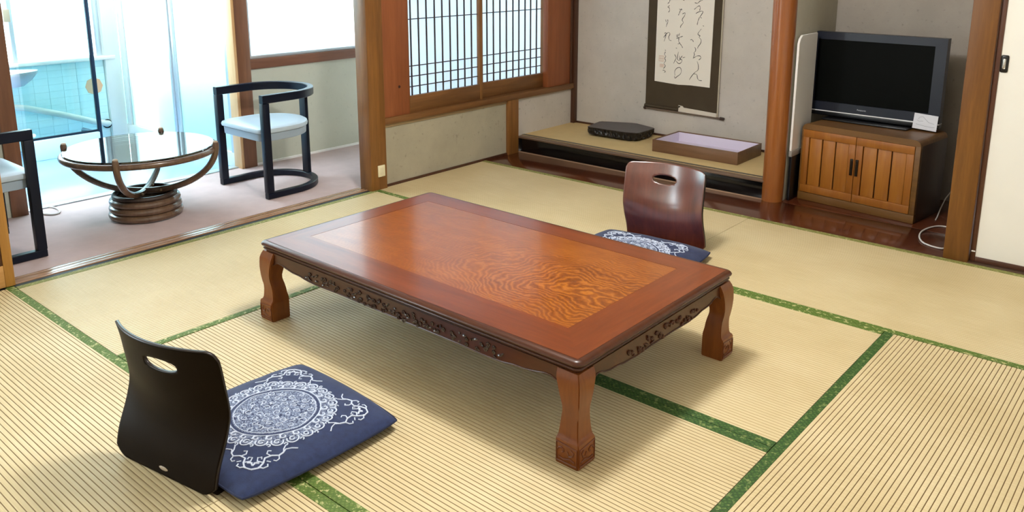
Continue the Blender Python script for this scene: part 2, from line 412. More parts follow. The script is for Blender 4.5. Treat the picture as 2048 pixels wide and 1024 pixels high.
one('top_rail', M_fusf, d1, 2.932, 3.79, 2.902, 2.924, 1.733, 1.755, bev=.002)
one('door_panel', M_fus, d1, 2.930, 3.792, 2.907, 2.920, .025, 1.735, bev=0)
b = BM(); box(b, 2.9335, 2.9625, 2.9005, 2.909, .853, .926, .006, 3)
hp = obj('door_pull', b, plain('black_pull', (22, 18, 16), .3), d1)
b = BM(); box(b, 2.942, 2.954, 2.8985, 2.902, .868, .912, .004, 3); obj('pull_insert', b, plain('chrome_insert', (200, 196, 188), .2, .9), hp)
one('white_tab', M_white, d1, 2.916, 2.931, 2.899, 2.903, .049, .054, bev=.0005)
d3 = struct('door_3', 'second cream sliding closet door', 'sliding door')
one('door_panel', M_fus, d3, 3.78, 4.2, 2.932, 2.95, .004, 1.755, bev=.002)

# ---- sliding door stacked at the near end of the veranda opening
d2 = struct('door_2', 'honey coloured wooden sliding door at the end of the track', 'sliding door')
M_d2 = wood('honey_stile', (156, 108, 46), (188, 138, 70), 'z', .4)
M_d2r = wood('honey_rail', (176, 128, 70), (204, 158, 98), 'y', .4)
one('stile', M_d2, d2, -.036, -.004, -.030, .006, .005, 1.755, bev=.002)
one('bottom_rail', M_d2r, d2, -.034, -.006, -.88, -.030, .005, .098, bev=.002)
one('dark_bead', M_postd, d2, -.026, -.010, -.042, -.030, .098, 1.74, bev=.001)
one('door_panel', M_cream, d2, -.024, -.016, -.88, -.042, .098, 1.74, bev=0)
one('bottom_bead', M_postd, d2, -.026, -.010, -.88, -.042, .098, .108, bev=.001)

# ---- veranda outer wall with frosted window
wv = struct('wall_veranda', 'pale veranda wall under the frosted window', 'wall')
one('wall_face', M_verw, wv, -1.12, -1.045, 1.80, 4.4, -.05, .63, bev=0)
one('window_beam', M_beamv, wv, -1.12, -1.030, 1.80, 4.4, .628, .692, bev=.003)
one('wall_face', M_verw, wv, -1.12, -1.045, -1.0, .345, -.05, 2.3, bev=0)
one('skirting_strip', M_white, wv, -1.045, -1.038, 1.80, 4.4, -.003, .014, bev=.001)
one('lintel', M_beamv, wv, -1.12, -1.03, -1.0, 4.4, 1.80, 1.9, bev=.003)
one('wall_face', M_verw, wv, -1.12, -1.045, .345, 4.4, 1.89, 2.3, bev=0)
one('end_wall', M_verw, wv, -1.12, -.06, 4.4, 4.48, -.05, 2.3, bev=0)
one('end_wall', M_verw, wv, -1.12, -.02, -1.08, -1.0, -.05, 2.3, bev=0)
pv = struct('wall_veranda.001', 'brown veranda post between frosted window and washroom', 'post')
one('post_face', M_brownw, pv, -1.120, -1.030, 1.712, 1.802, -.05, 1.8, bev=.003)
one('lit_side_face', M_brownw_lit, pv, -1.122, -1.034, 1.692, 1.7125, -.02, 1.8, bev=.002)  # side of the same post, its brightness put into the colour
pv2 = struct('wall_veranda.002', 'brown veranda post at the near side of the washroom', 'post')
one('post_face', M_brownw, pv2, -1.120, -1.030, .345, .424, -.05, 1.8, bev=.003)
w3 = struct('window_3', 'frosted aluminium window above the veranda wall', 'window')
one('sill_frame', M_alu, w3, -1.10, -1.045, 1.80, 4.4, .692, .712, bev=.002)
one('side_frame', M_alu, w3, -1.10, -1.045, 1.803, 1.82, .712, 1.8, bev=.002)
one('side_frame', M_alu, w3, -1.10, -1.045, 3.06, 3.10, .712, 1.8, bev=.002)
one('pane', M_frostw, w3, -1.075, -1.07, 1.82, 3.06, .712, 1.8, bev=0)
one('pane', M_frostw, w3, -1.075, -1.07, 3.10, 4.4, .712, 1.8, bev=0)

# ---- washroom beyond the veranda
W4_ = struct('window_4', 'large bright window of the washroom with a white ledge', 'window')
wo = struct('wall_washroom', 'aqua tiled washroom wall under the big bright window', 'wall')
one('wall_core', M_grout, wo, -2.75, -2.664, -.4, 1.74, -.06, .585, bev=0)
b0 = BM(); box(b0, -.004, .004, -.0488, .0488, -.0245, .0245, .0012, 1)
me_t = bpy.data.meshes.new('wall_tile'); b0.to_mesh(me_t); b0.free(); me_t.materials.append(M_tile)
for i in range(12):
    for j in range(14):
        yy = .30 + .0985 * j + .049
        if yy > 1.60: continue
        o = bpy.data.objects.new('tile', me_t); col.objects.link(o); o.parent = wo
        o.location = (-2.6605 + rnd.uniform(-.0006, .0006), yy, -.008 + .0245 + .0495 * i)
one('window_ledge', M_white, W4_, -2.75, -2.62, -.4, 1.66, .585, .612, bev=.004)
wo2 = struct('wall_washroom.001', 'pale greenish corner board of the washroom window wall', 'wall')
one('corner_board', M_greenwh, wo2, -2.70, -2.625, 1.585, 1.70, -.008, 1.9, bev=.004)
wo3 = struct('wall_washroom.002', 'cream end walls of the washroom', 'wall')
one('side_wall', M_cream, wo3, -2.75, -1.12, -.48, -.4, -.06, 2.2, bev=0)
one('upper_wall', M_cream, wo3, -2.75, -2.66, -.4, 1.74, 1.75, 2.2, bev=0)
w4 = W4_
one('side_frame', M_alu, w4, -2.72, -2.665, 1.545, 1.605, .612, 1.75, bev=.003)
one('side_frame', M_alu, w4, -2.72, -2.665, .985, 1.015, .612, 1.75, bev=.003)
one('side_frame', M_alu, w4, -2.72, -2.665, -.4, -.36, .612, 1.75, bev=.003)
one('pane', M_glass, w4, -2.70, -2.695, 1.015, 1.545, .612, 1.75, bev=0)
one('pane', M_glass, w4, -2.70, -2.695, -.36, .985, .612, 1.75, bev=0)
w5 = struct('window_5', 'frosted glass panels on the inner side of the washroom', 'window')
one('curb', M_greenwh, w5, -2.66, -1.122, 1.70, 1.76, -.06, .085, bev=.004)
one('side_frame', M_greenwh, w5, -2.625, -2.56, 1.70, 1.74, .085, 1.8, bev=.003)
one('mullion', M_alu, w5, -1.90, -1.87, 1.705, 1.735, .085, 1.8, bev=.003)
one('mullion', M_alu, w5, -1.868, -1.826, 1.712, 1.742, .085, 1.8, bev=.003)
one('side_frame', M_alu, w5, -1.165, -1.122, 1.70, 1.74, .085, 1.8, bev=.003)
one('pane', M_frost, w5, -2.56, -1.90, 1.716, 1.72, .085, 1.8, bev=0)
one('pane', M_frost, w5, -1.826, -1.165, 1.724, 1.728, .085, .942, bev=0)
one('pane', M_frost, w5, -1.826, -1.165, 1.724, 1.728, .945, 1.8, bev=0)
og = struct('ground', 'pale sunlit ground outside the windows', 'ground')
one('paving', plain('pale_paving', (226, 228, 226), .9), og, -14, -1.13, -8, 14, -.5, -.3, bev=0)
one('added_aqua_wall', plain('aqua_pane_tint', (136, 222, 230), .7), og, -2.8, -1.14, 2.02, 2.12, -.3, .52, bev=0)  # wall added outside to tint the lower frosted panes cyan

# ---- unseen shell of the room
wf = struct('wall_front', 'cream wall behind the camera', 'wall')
one('wall_face', M_cream, wf, -.1, 4.3, -1.9, -1.8, -.08, 2.45, bev=0)
wr2 = struct('wall_right.001', 'cream wall on the far side of the room', 'wall')
one('wall_face', M_cream, wr2, 4.2, 4.3, -1.9, 3.0, -.08, 2.45, bev=0)
ce = struct('ceiling', 'board ceiling', 'ceiling')
one('ceiling_board', M_ceil, ce, -.1, 4.3, -1.9, 3.96, 2.45, 2.5, bev=0)
one('ceiling_board', M_ceil, ce, -1.12, -.06, -1.1, 4.5, 2.2, 2.25, bev=0)
w6 = struct('window_6', 'added unseen frosted glass roof that brightens the washroom', 'added roof')  # roof glazing added out of view to let more daylight into the washroom
one('pane', M_frostr, w6, -2.75, -1.12, -.48, 1.76, 2.19, 2.196, bev=0)

# ================================================================== LOW TABLE
TX0, TX1, TY0, TY1, TH = 1.037, 2.509, .503, 1.381, .3066
def table_wood(name, c1, c2, c3, axis, burl=False, rough=.34, coat=.28, coat_r=.13):
    t = NT(name); k = {'x': (1.2, 12, 12), 'y': (12, 1.2, 12), 'z': (12, 12, 1.2)}[axis]
    v = t.coord(k); f = t.noise(v, 1.5, 6, .6, .5); g = t.noise(v, 9, 3, .6)
    fac = t.math('ADD', t.math('MULTIPLY', f, .75), t.math('MULTIPLY', g, .25)); h = g
    if burl:
        tc = t.add('ShaderNodeTexCoord'); mp = t.add('ShaderNodeMapping'); mp.inputs['Location'].default_value = (-.500, .045, 0)
        mp2 = t.add('ShaderNodeMapping'); mp2.inputs['Scale'].default_value = (.75, 1.25, 1)
        t.ln(tc.outputs['Object'], mp.inputs['Vector']); t.ln(mp.outputs['Vector'], mp2.inputs['Vector'])
        wv_ = t.add('ShaderNodeTexNoise'); wv_.inputs['Scale'].default_value = 4.2; wv_.inputs['Detail'].default_value = 5; t.ln(tc.outputs['Object'], wv_.inputs['Vector'])
        ln_ = t.add('ShaderNodeVectorMath', operation='LENGTH'); t.ln(mp2.outputs['Vector'], ln_.inputs[0]); dist = ln_.outputs['Value']
        dd = t.math('ADD', dist, t.math('MULTIPLY', t.math('SUBTRACT', wv_.outputs['Fac'], .5), .20))
        rg = t.math('FRACT', t.math('MULTIPLY', dd, 74.0)); rg = t.math('POWER', t.math('ABSOLUTE', t.math('SUBTRACT', t.math('MULTIPLY', rg, 2), 1)), 1.4)
        near = t.ramp(dd, [(.04, (1, 1, 1, 1)), (.34, (.55, .55, .55, 1)), (.6, (.08, .08, .08, 1))])
        pat = t.noise(t.coord((3, 7, 1)), 2.4, 4, .6, .8)
        ring = t.mix(near, (.5, .5, .5, 1), rg)
        sp = t.noise(t.coord((9, 40, 1)), 5, 3, .65)
        broad = t.ramp(dd, [(.0, (.75, .75, .75, 1)), (.25, (.55, .55, .55, 1)), (.8, (.4, .4, .4, 1))])
        fac = t.math('ADD', t.math('ADD', t.math('MULTIPLY', fac, .18), t.math('MULTIPLY', pat, .20)), t.math('ADD', t.math('MULTIPLY', ring, .34), t.math('ADD', t.math('MULTIPLY', sp, .10), t.math('MULTIPLY', broad, .18))))
        h = rg
    t.set(**{'Base Color': t.ramp(fac, [(.22, rgba(c1)), (.48, rgba(c2)), (.76, rgba(c3))] if not burl else [(.30, rgba(c1)), (.48, rgba(c2)), (.66, rgba(c3))])})
    t.set(Roughness=rough, **{'Coat Weight': coat, 'Coat Roughness': coat_r, 'Specular IOR Level': .3})
    return t.m
M_tp = table_wood('table_panel_grain', (80, 34, 6), (132, 70, 16), (170, 102, 30), 'x', True, .3)
M_tx = table_wood('table_frame_grain_x', (84, 36, 8), (108, 49, 12), (128, 62, 18), 'x')
M_ty = table_wood('table_frame_grain_y', (84, 36, 8), (108, 49, 12), (128, 62, 18), 'y')
M_tm = table_wood('table_moulding', (52, 24, 9), (68, 33, 13), (86, 44, 18), 'x', False, .35, .2)
M_tl = table_wood('table_leg_grain', (92, 44, 14), (120, 64, 22), (142, 82, 32), 'z', False, .3, .25)
M_tc = plain('carved_dark_wood', (50, 28, 17), .2, **{'Coat Weight': .6, 'Coat Roughness': .1})
tb = empty('low_table', (1.773, .942, 0), 0, 'large low lacquered wooden table with carved apron on tatami', 'table')
OX, OY = 1.773, .942
def tob(name, b, m, parent=tb, **k):
    bmesh.ops.translate(b, verts=b.verts, vec=(-OX, -OY, 0)); return obj(name, b, m, parent, **k)
IX0, IX1, IY0, IY1 = 1.145, 2.356, .658, 1.264
# moulded edge
def rr(inset, r, n=6):
    x0, x1, y0, y1 = TX0 + inset, TX1 - inset, TY0 + inset, TY1 - inset; r = max(.004, r - inset); out = []
    for cx_, cy_, a0 in ((x1 - r, y1 - r, 0), (x0 + r, y1 - r, 90), (x0 + r, y0 + r, 180), (x1 - r, y0 + r, 270)):
        for k in range(n + 1):
            a = R(a0 + 90 * k / n); out.append((cx_ + r * math.cos(a), cy_ + r * math.sin(a)))
    return out
prof = [(.0225, .3060), (.016, .3062), (.008, .3046), (.0025, .3010), (.0, .2965), (.0015, .2920), (.006, .2890), (.0115, .2878), (.0115, .2858), (.0085, .2840), (.0065, .2805), (.0085, .2765), (.013, .2740), (.0165, .2725), (.0165, .2690), (.022, .2685), (.1, .2685)]
b = BM(); rings = [[b.verts.new((x, y, z)) for x, y in rr(i, .026)] for i, z in prof]
for a, c in zip(rings, rings[1:]):
    n = len(a)
    for k in range(n): b.faces.new((a[k], a[(k + 1) % n], c[(k + 1) % n], c[k]))
b.faces.new(rings[-1]); tob('moulded_edge', b, M_tm)
E0 = .021; g = .0009
ox0, ox1, oy0, oy1 = TX0 + E0, TX1 - E0, TY0 + E0, TY1 - E0
for pts, m in (([(ox0, oy0), (ox1, oy0), (IX1, IY0), (IX0, IY0)], M_tx), ([(ox1, oy1), (ox0, oy1), (IX0, IY1), (IX1, IY1)], M_tx),
               ([(ox0, oy1), (ox0, oy0), (IX0, IY0), (IX0, IY1)], M_ty), ([(ox1, oy0), (ox1, oy1), (IX1, IY1), (IX1, IY0)], M_ty)):
    b = BM(); prism(b, pts, lambda a, c, d: (a, c, d), .28, TH); tob('frame_board', b, m, smooth=False)
b = BM(); box(b, IX0 + g, IX1 - g, IY0 + g, IY1 - g, .28, TH - .0004); tob('centre_panel', b, M_tp, smooth=False)
b = BM(); box(b, IX0 - .002, IX1 + .002, IY0 - .002, IY1 + .002, .27, TH - .0022); tob('inlay_bed', b, plain('inlay_gap', (40, 18, 8), .6), smooth=False)
# legs
LEG = [(0, -.004, .070), (.004, -.006, .071), (.070, -.006, .071), (.0745, -.0045, .0705), (.078, 0, .070), (.086, .0035, .069), (.10, .005, .067), (.118, .006, .065), (.135, .0055, .062), (.147, .004, .059), (.158, .0025, .057), (.17, .001, .057), (.185, -.001, .060), (.205, -.002, .065), (.225, -.0015, .071), (.243, 0, .077), (.256, .004, .080), (.2685, .01, .081)]
for sx in (0, 1):
    for sy in (0, 1):
        b = BM(); rings = []
        for z, o_, i_ in LEG:
            xa, xb = (TX0 + o_, TX0 + i_) if sx == 0 else (TX1 - o_, TX1 - i_)
            ya, yb = (TY0 + o_, TY0 + i_) if sy == 0 else (TY1 - o_, TY1 - i_)
            rings.append([b.verts.new(p) for p in ((xa, ya, z), (xb, ya, z), (xb, yb, z), (xa, yb, z))])
        for a, c in zip(rings, rings[1:]):
            for k in range(4): b.faces.new((a[k], a[(k + 1) % 4], c[(k + 1) % 4], c[k]))
        b.faces.new(rings[0]); b.faces.new(rings[-1])
        es = [e for e in b.edges if abs(e.verts[0].co.z - e.verts[1].co.z) > .001]
        bmesh.ops.bevel(b, geom=es, offset=.0025, segments=2, affect='EDGES')
        leg = tob('leg', b, M_tl)
        b = BM()   # carved scroll frame on the two outer faces of the foot
        for face in (0, 1):
            def fp(s, z):
                d = -.0062
                if face == 0: return ((TX0 + s if sx == 0 else TX1 - s), (TY0 + d if sy == 0 else TY1 - d), z)
                return ((TX0 + d if sx == 0 else TX1 - d), (TY0 + s if sy == 0 else TY1 - s), z)
            fr = [fp(-.001, .011), fp(-.001, .060), fp(.066, .066), fp(.066, .011)]
            tube(b, fr, .0028, 6, closed=True)
            sp_ = [fp(.048 + (.014 - .0019 * k) * math.cos(k * .75) , .042 + (.014 - .0019 * k) * math.sin(k * .75)) for k in range(7)]
            tube(b, sp_, .0026, 6)
            tube(b, [fp(.058, .022), fp(.042, .019), fp(.022, .026), fp(.006, .022)], .0026, 6)
            tube(b, [fp(.030, .046), fp(.024, .034), fp(.014, .036), fp(.009, .048), fp(.018, .054)], .0026, 6)
        tob('scroll_carving', b, plain('carved_scroll', (104, 52, 22), .3) if sx + sy == 0 else bpy.data.materials['carved_scroll'], leg)
# aprons
def zb(s, L):
    d = min(s, L - s); kn = [(.04, .205), (.075, .224), (.095, .2355), (.118, .2365), (.15, .229), (.19, .2225), (.235, .2215), (.27, .2155), (.34, .2125), (.44, .2155), (.8, .2145)]
    if L < 1: kn = [(p * .85 if p > .12 else p, z) for p, z in kn]
    for (p, a), (q, c) in zip(kn, kn[1:]):
        if d <= q: return a + (c - a) * (max(d, p) - p) / (q - p)
    return kn[-1][1]
def relief(b, fn, s0, s1, L, dens):
    n = int((s1 - s0) * dens)
    for k in range(n):
        s = s0 + (s1 - s0) * (k + .5) / n + rnd.uniform(-.012, .012); e_ = min(1, min(s - s0, s1 - s) / .03 + .35)
        lo, hi = zb(s, L) + .005, .254; z = (lo + hi) / 2 + rnd.uniform(-.5, .5) * (hi - lo) * e_
        kind = rnd.random()
        if kind < .4:
            n6 = rnd.choice((5, 6)); rr_ = rnd.uniform(.0035, .0058)
            for q in range(n6):
                a = q * 6.283 / n6 + rnd.random() * .4
                blob(b, fn(s + rr_ * math.cos(a), z + rr_ * .8 * math.sin(a), .0015), (.0037, .0037, .0040), seg=6, rings=4)
            blob(b, fn(s, z, .003), (.0030, .0030, .0042), seg=6, rings=4)
        else:
            a = rnd.uniform(0, 6.28); l = rnd.uniform(.006, .012)
            tube(b, [fn(s + l * q * math.cos(a) + .003 * (1 - q * q) * math.sin(a), min(.257, max(lo - .002, z + l * q * math.sin(a) * .6)), .0032 - .002 * abs(q)) for q in (-1, -.4, .4, 1)], [.0008, .0036, .0030, .0006], 6)
for side in range(4):
    L = (TX1 - TX0) if side < 2 else (TY1 - TY0); IN = .0125
    def fn(s, z, d, side=side):
        if side == 0: return (TX0 + s, TY0 + IN - d, z)
        if side == 1: return (TX0 + s, TY1 - IN + d, z)
        if side == 2: return (TX0 + IN - d, TY0 + s, z)
        return (TX1 - IN + d, TY0 + s, z)
    N = 60; ss = [.058 + (L - .116) * k / N for k in range(N + 1)]
    pts = [(s, zb(s, L)) for s in ss] + [(ss[-1], .2695), (ss[0], .2695)]
    b = BM(); prism(b, pts, lambda a, c, d: fn(a, c, d), -.018, 0)
    ap = tob('apron', b, M_tm)
    b = BM(); tube(b, [fn(s, zb(s, L) + .0015, .0005) for s in ss], .0022, 6); tob('apron_bead', b, M_tm, ap)
    b = BM()
    if side < 2: relief(b, fn, .27, .46, L, 130); relief(b, fn, .49, .96, L, 150); relief(b, fn, .99, 1.19, L, 130)
    else: relief(b, fn, .25, .64, L, 110)
    tob('flower_carving', b, M_tc if side < 2 else M_tm, ap)['kind'] = 'stuff'

# ================================================================== FLOOR CHAIRS
def interp(kn, z):
    if z <= kn[0][0]: return kn[0][1]
    for (a, p), (c, q) in zip(kn, kn[1:]):
        if z <= c:
            t = (z - a) / (c - a); return p + (q - p) * t
    return kn[-1][1]
def smooth_kn(kn, n=40):
    z0, z1 = kn[0][0], kn[-1][0]; zs = [z0 + (z1 - z0) * i / n for i in range(n + 1)]; vs = [interp(kn, z) for z in zs]
    for _ in range(6): vs = [vs[0]] + [(vs[i - 1] + 2 * vs[i] + vs[i + 1]) / 4 for i in range(1, n)] + [vs[-1]]
    return list(zip(zs, vs))
SIDE = smooth_kn([(0, 0), (.04, .006), (.077, .016), (.14, .046), (.2, .066), (.24, .063), (.284, .056), (.34, .049), (.392, .036)])
SAG = smooth_kn([(0, 0), (.05, .0), (.10, .006), (.15, .020), (.2, .040), (.25, .050), (.392, .054)])
M_shell_f = table_wood('red_ply_face', (66, 26, 17), (90, 38, 25), (114, 54, 35), 'z', False, .4, 1.0, .22)
M_shell_f.node_tree.nodes['Principled BSDF'].inputs['Coat IOR'].default_value = 2.1
M_shell_b = plain('dark_ply_back', (24, 15, 6), .5, var=.08, **{'Specular IOR Level': .06})
M_shell_e = plain('ply_edge', (30, 20, 14), .4)
def floor_chair(loc, rz, label, hole_u, hole_z, zt, hole_h=.0190):
    r = empty('floor_chair', loc, rz, label, 'floor chair', 'legless bentwood floor chairs')
    b = BM(); NU, NZ = 60, 64; Wd = .398; zts = zt
    def P(u, z):
        k = (2 * u / Wd) ** 2
        return Vector((u, interp(SIDE, z) - interp(SAG, z) * (1 - k), z))
    hexa = lambda a: [(.054 * math.cos(a)) * (1 + .05 * math.cos(2 * a)), .0165 * math.sin(a) * (1.1 - .1 * math.cos(4 * a))]
    def inside(u, z):
        x, y = (u - hole_u) / .058, (z - hole_z) / hole_h
        return abs(x) ** 2.0 + abs(y) ** 2.4 < 1
    V = {}
    for i in range(NU + 1):
        for j in range(NZ + 1):
            u = -Wd / 2 + Wd * i / NU
            ztop = zts + .004 * math.cos(math.pi * u / Wd)
            d = abs(u) - (Wd / 2 - .028)
            if d > 0: ztop -= .028 - math.sqrt(max(0, .028 ** 2 - min(d, .028) ** 2))
            d2 = abs(u) - (Wd / 2 - .055); zbot = .003 + (.026 * (d2 / .055) ** 2.4 if d2 > 0 else 0)
            V[i, j] = b.verts.new((u, zbot + (ztop - zbot) * j / NZ, 0))
    fs = []
    for i in range(NU):
        for j in range(NZ):
            q = [V[i, j], V[i + 1, j], V[i + 1, j + 1], V[i, j + 1]]; c = sum((v.co for v in q), Vector()) / 4
            if not inside(c.x, c.y): fs.append(b.faces.new(q))
    for v in [v for v in b.verts if not v.link_faces]: b.verts.remove(v)
    for v in b.verts:      # snap the rim of the hand hole to a smooth outline
        x, y = (v.co.x - hole_u) / .058, (v.co.y - hole_z) / hole_h
        if any(e.is_boundary for e in v.link_edges) and abs(x) < 1.6 and abs(y) < 1.8:
            rr_ = (abs(x) ** 2.0 + abs(y) ** 2.4)
            if rr_ > 0:
                s = 1.0
                for _ in range(30):
                    val = abs(x * s) ** 2 + abs(y * s) ** 2.4; s *= (1 / max(val, 1e-6)) ** .25
                v.co.x = hole_u + x * s * .058; v.co.y = hole_z + y * s * hole_h
    for v in b.verts: v.co = P(v.co.x, v.co.y)
    o = obj('backrest', b, [M_shell_f, M_shell_b, M_shell_e], r)
    n0 = sum((p.normal.y for p in o.data.polygons)) / len(o.data.polygons)
    so = o.modifiers.new('thickness', 'SOLIDIFY'); so.thickness = .0095; so.offset = 0
    so.use_rim = True; so.material_offset = 1; so.material_offset_rim = 2
    if n0 < 0: o.data.flip_normals()
    b = BM(); box(b, -.19, .19, .012, .43, .0012, .0115, .004, 2); obj('seat', b, M_shell_b, r)
    b = BM(); blob(b, P(0, .022) + Vector((0, -.0052, 0)), (.018, .002, .006)); obj('finger_slot', b, plain('worn_slot', (176, 160, 140), .6) if 'worn_slot' not in bpy.data.materials else bpy.data.materials['worn_slot'], r)
    return r
floor_chair((1.70, -.225, 0), R(9.72), 'dark floor chair seen from its back, cushion with round white medallion before it', .030, .330, .388)
floor_chair((1.77, 2.205, 0), R(186), 'reddish glossy floor chair across the table, facing the camera', .016, .316, .388, .0205)

# ------------------------------------------------------------------ cushions
def cushion_material():
    t = NT('navy_cushion_cloth'); tc = t.add('ShaderNodeTexCoord'); sx = t.add('ShaderNodeSeparateXYZ'); t.ln(tc.outputs['Object'], sx.inputs[0])
    x, y = sx.outputs[0], sx.outputs[1]; A = lambda q: t.math('ABSOLUTE', q)
    r = t.math('SQRT', t.math('ADD', t.math('MULTIPLY', x, x), t.math('MULTIPLY', y, y)))
    th = t.math('ARCTAN2', y, x)
    v = t.coord()
    vor = t.add('ShaderNodeTexVoronoi', feature='DISTANCE_TO_EDGE'); vor.inputs['Scale'].default_value = 42; t.ln(v, vor.inputs['Vector'])
    cell = t.math('GREATER_THAN', vor.outputs['Distance'], .085)
    vor2 = t.add('ShaderNodeTexVoronoi', feature='DISTANCE_TO_EDGE'); vor2.inputs['Scale'].default_value = 95; t.ln(v, vor2.inputs['Vector'])
    cell2 = t.math('GREATER_THAN', vor2.outputs['Distance'], .07)
    disc = t.math('LESS_THAN', r, t.math('ADD', .160, t.math('MULTIPLY', t.math('ABSOLUTE', t.math('SINE', t.math('MULTIPLY', th, 12))), .010)))
    ring = t.math('GREATER_THAN', A(t.math('SUBTRACT', r, .121)), .0030)
    inner = t.math('LESS_THAN', r, .118)
    lace_in = t.math('MULTIPLY', cell2, .52); lace_out = t.math('MULTIPLY', cell2, .42)
    lace = t.math('ADD', t.math('MULTIPLY', inner, lace_in), t.math('MULTIPLY', t.math('SUBTRACT', 1, inner), lace_out))
    fac = t.math('MULTIPLY', t.math('MULTIPLY', lace, disc), ring)
    fine = t.noise(v, 420, 2, .7)
    fac = t.math('MULTIPLY', fac, t.ramp(fine, [(.35, (.55, .55, .55, 1)), (.6, (1, 1, 1, 1))]))
    navy = t.ramp(t.noise(v, 60, 4), [(.3, rgba((20, 34, 72))), (.7, rgba((30, 46, 88)))])
    t.set(**{'Base Color': t.mix(fac, navy, rgba((186, 202, 230)))}, Roughness=.85, **{'Sheen Weight': .15})
    t.bump(t.noise(v, 300, 3), .25, .001); return t.m
M_cush = cushion_material()
M_piping = plain('navy_piping', (24, 34, 66), .85)
def cushion(loc, rz, label, S=.52):
    r = empty('floor_cushion', loc, rz, label, 'cushion', 'navy floor cushions')
    h = S / 2; N = 44
    b = BM()
    def pt(i, j, top):
        a, c = -1 + 2 * i / N, -1 + 2 * j / N
        k = (max(0, 1 - abs(a) ** 3.2) * max(0, 1 - abs(c) ** 3.2)) ** .45
        pinch = 1 - .035 * (1 - min(1, (a * a - c * c) ** 2)) * max(abs(a), abs(c)) ** 6 * 1.0
        cr = 1 - .03 * (abs(a) * abs(c)) ** 8
        x, y = a * h * pinch * cr, c * h * pinch * cr
        wr_ = .0016 * math.sin(9 * a + 4 * c) * k + .0012 * math.sin(17 * c - 5 * a) * k
        z = (  .016 + .038 * k + wr_) if top else (.016 - .0145 * min(1, k * 3))
        return (x, y, z)
    T = {(i, j): b.verts.new(pt(i, j, True)) for i in range(N + 1) for j in range(N + 1)}
    Bt = {}
    for i in range(N + 1):
        for j in range(N + 1):
            Bt[i, j] = T[i, j] if i in (0, N) or j in (0, N) else b.verts.new(pt(i, j, False))
    for i in range(N):
        for j in range(N):
            b.faces.new((T[i, j], T[i + 1, j], T[i + 1, j + 1], T[i, j + 1])); b.faces.new((Bt[i, j], Bt[i, j + 1], Bt[i + 1, j + 1], Bt[i + 1, j]))
    obj('cushion_cover', b, M_cush, r)
    b = BM(); rn = random.Random(5)
    def top(x, y):
        i, j = (x / h + 1) * N / 2, (y / h + 1) * N / 2; return (x, y, pt(i, j, True)[2] + .0002)
    def stroke(p2, r_): tube(b, [top(*p) for p in p2], r_, 5)
    def spiral(cx_, cy_, r0, a0, turns, dr, r_, n=9):
        stroke([(cx_ + r0 * (1 - dr * k / n) * math.cos(a0 + turns * 6.283 * k / n), cy_ + r0 * (1 - dr * k / n) * math.sin(a0 + turns * 6.283 * k / n)) for k in range(n + 1)], r_)
    for k in range(24):
        a = 6.283 * k / 24; cx_, cy_ = .158 * math.cos(a), .158 * math.sin(a)
        spiral(cx_, cy_, .017, a + 1.9, -.62, .1, .0024); spiral(cx_, cy_, .0095, a + 2.2, .9, .55, .0022)
        cx_, cy_ = .139 * math.cos(a + .13), .139 * math.sin(a + .13)
        spiral(cx_, cy_, .0105, a + 3.2, .85, .6, .0024); spiral(.172 * math.cos(a + .13), .172 * math.sin(a + .13), .006, a, .8, .4, .0020, 6)
        stroke([(r_ * math.cos(a + .06), r_ * math.sin(a + .06)) for r_ in (.129, .137, .146)], .0022)
    for k in range(46):
        q = math.sqrt((k + .5) / 46) * .108; a = k * 2.39996
        spiral(q * math.cos(a), q * math.sin(a), rn.uniform(.009, .013), rn.uniform(0, 6.28), rn.choice((-.95, .95)), .65, .0014)
        if k % 2: stroke([(q * math.cos(a + t_ * .22) + .009 * t_, q * math.sin(a + t_ * .22)) for t_ in (.2, .6, 1.0)], .0019)
    stroke([(.1275 * math.cos(6.283 * k / 60), .1275 * math.sin(6.283 * k / 60)) for k in range(61)], .0016)
    stroke([(.114 * math.cos(6.283 * k / 60), .114 * math.sin(6.283 * k / 60)) for k in range(61)], .0013)
    for sx_ in (-1, 1):
        for sy_ in (-1, 1):
            for sw in (0, 1):
                m_ = (lambda p: (sx_ * p[0], sy_ * p[1])) if sw == 0 else (lambda p: (sx_ * p[1], sy_ * p[0]))
                for pts_, r_ in (([(.186, .186), (.194, .168), (.186, .150), (.174, .138), (.178, .120), (.190, .106), (.186, .090)], .0027), ([(.186, .090), (.178, .078), (.184, .064), (.196, .052)], .0020), ([(.186, .090), (.174, .082), (.164, .070)], .0018),
                                 ([(.184, .150), (.170, .158), (.160, .150), (.166, .142), (.172, .146)], .0022), ([(.178, .122), (.164, .126), (.156, .118), (.162, .111)], .0021), ([(.190, .106), (.201, .112), (.203, .122), (.196, .126)], .0020),
                                 ([(.176, .176), (.164, .172), (.156, .178)], .0024), ([(.190, .168), (.202, .160), (.204, .148), (.197, .144)], .0021), ([(.170, .168), (.180, .158)], .0024), ([(.186, .140), (.196, .134)], .0018)):
                    stroke([m_(p) for p in pts_], r_)
    obj('white_print', b, bpy.data.materials.get('white_print') or plain('white_print', (200, 210, 228), .85), r, kind='stuff')
    b = BM(); loop = [pt(i, 0, True) for i in range(N)] + [pt(N, j, True) for j in range(N)] + [pt(N - i, N, True) for i in range(N)] + [pt(0, N - j, True) for j in range(N)]
    tube(b, loop, .0032, 6, closed=True); obj('seam_piping', b, M_piping, r)
    return r
cushion((1.742, .088, .0115), R(-2), 'navy cushion with white medallion, fully in view before the dark chair back')
cushion((1.772, 1.895, .0115), R(4), 'navy cushion half hidden behind the table edge, before the reddish chair', .56)

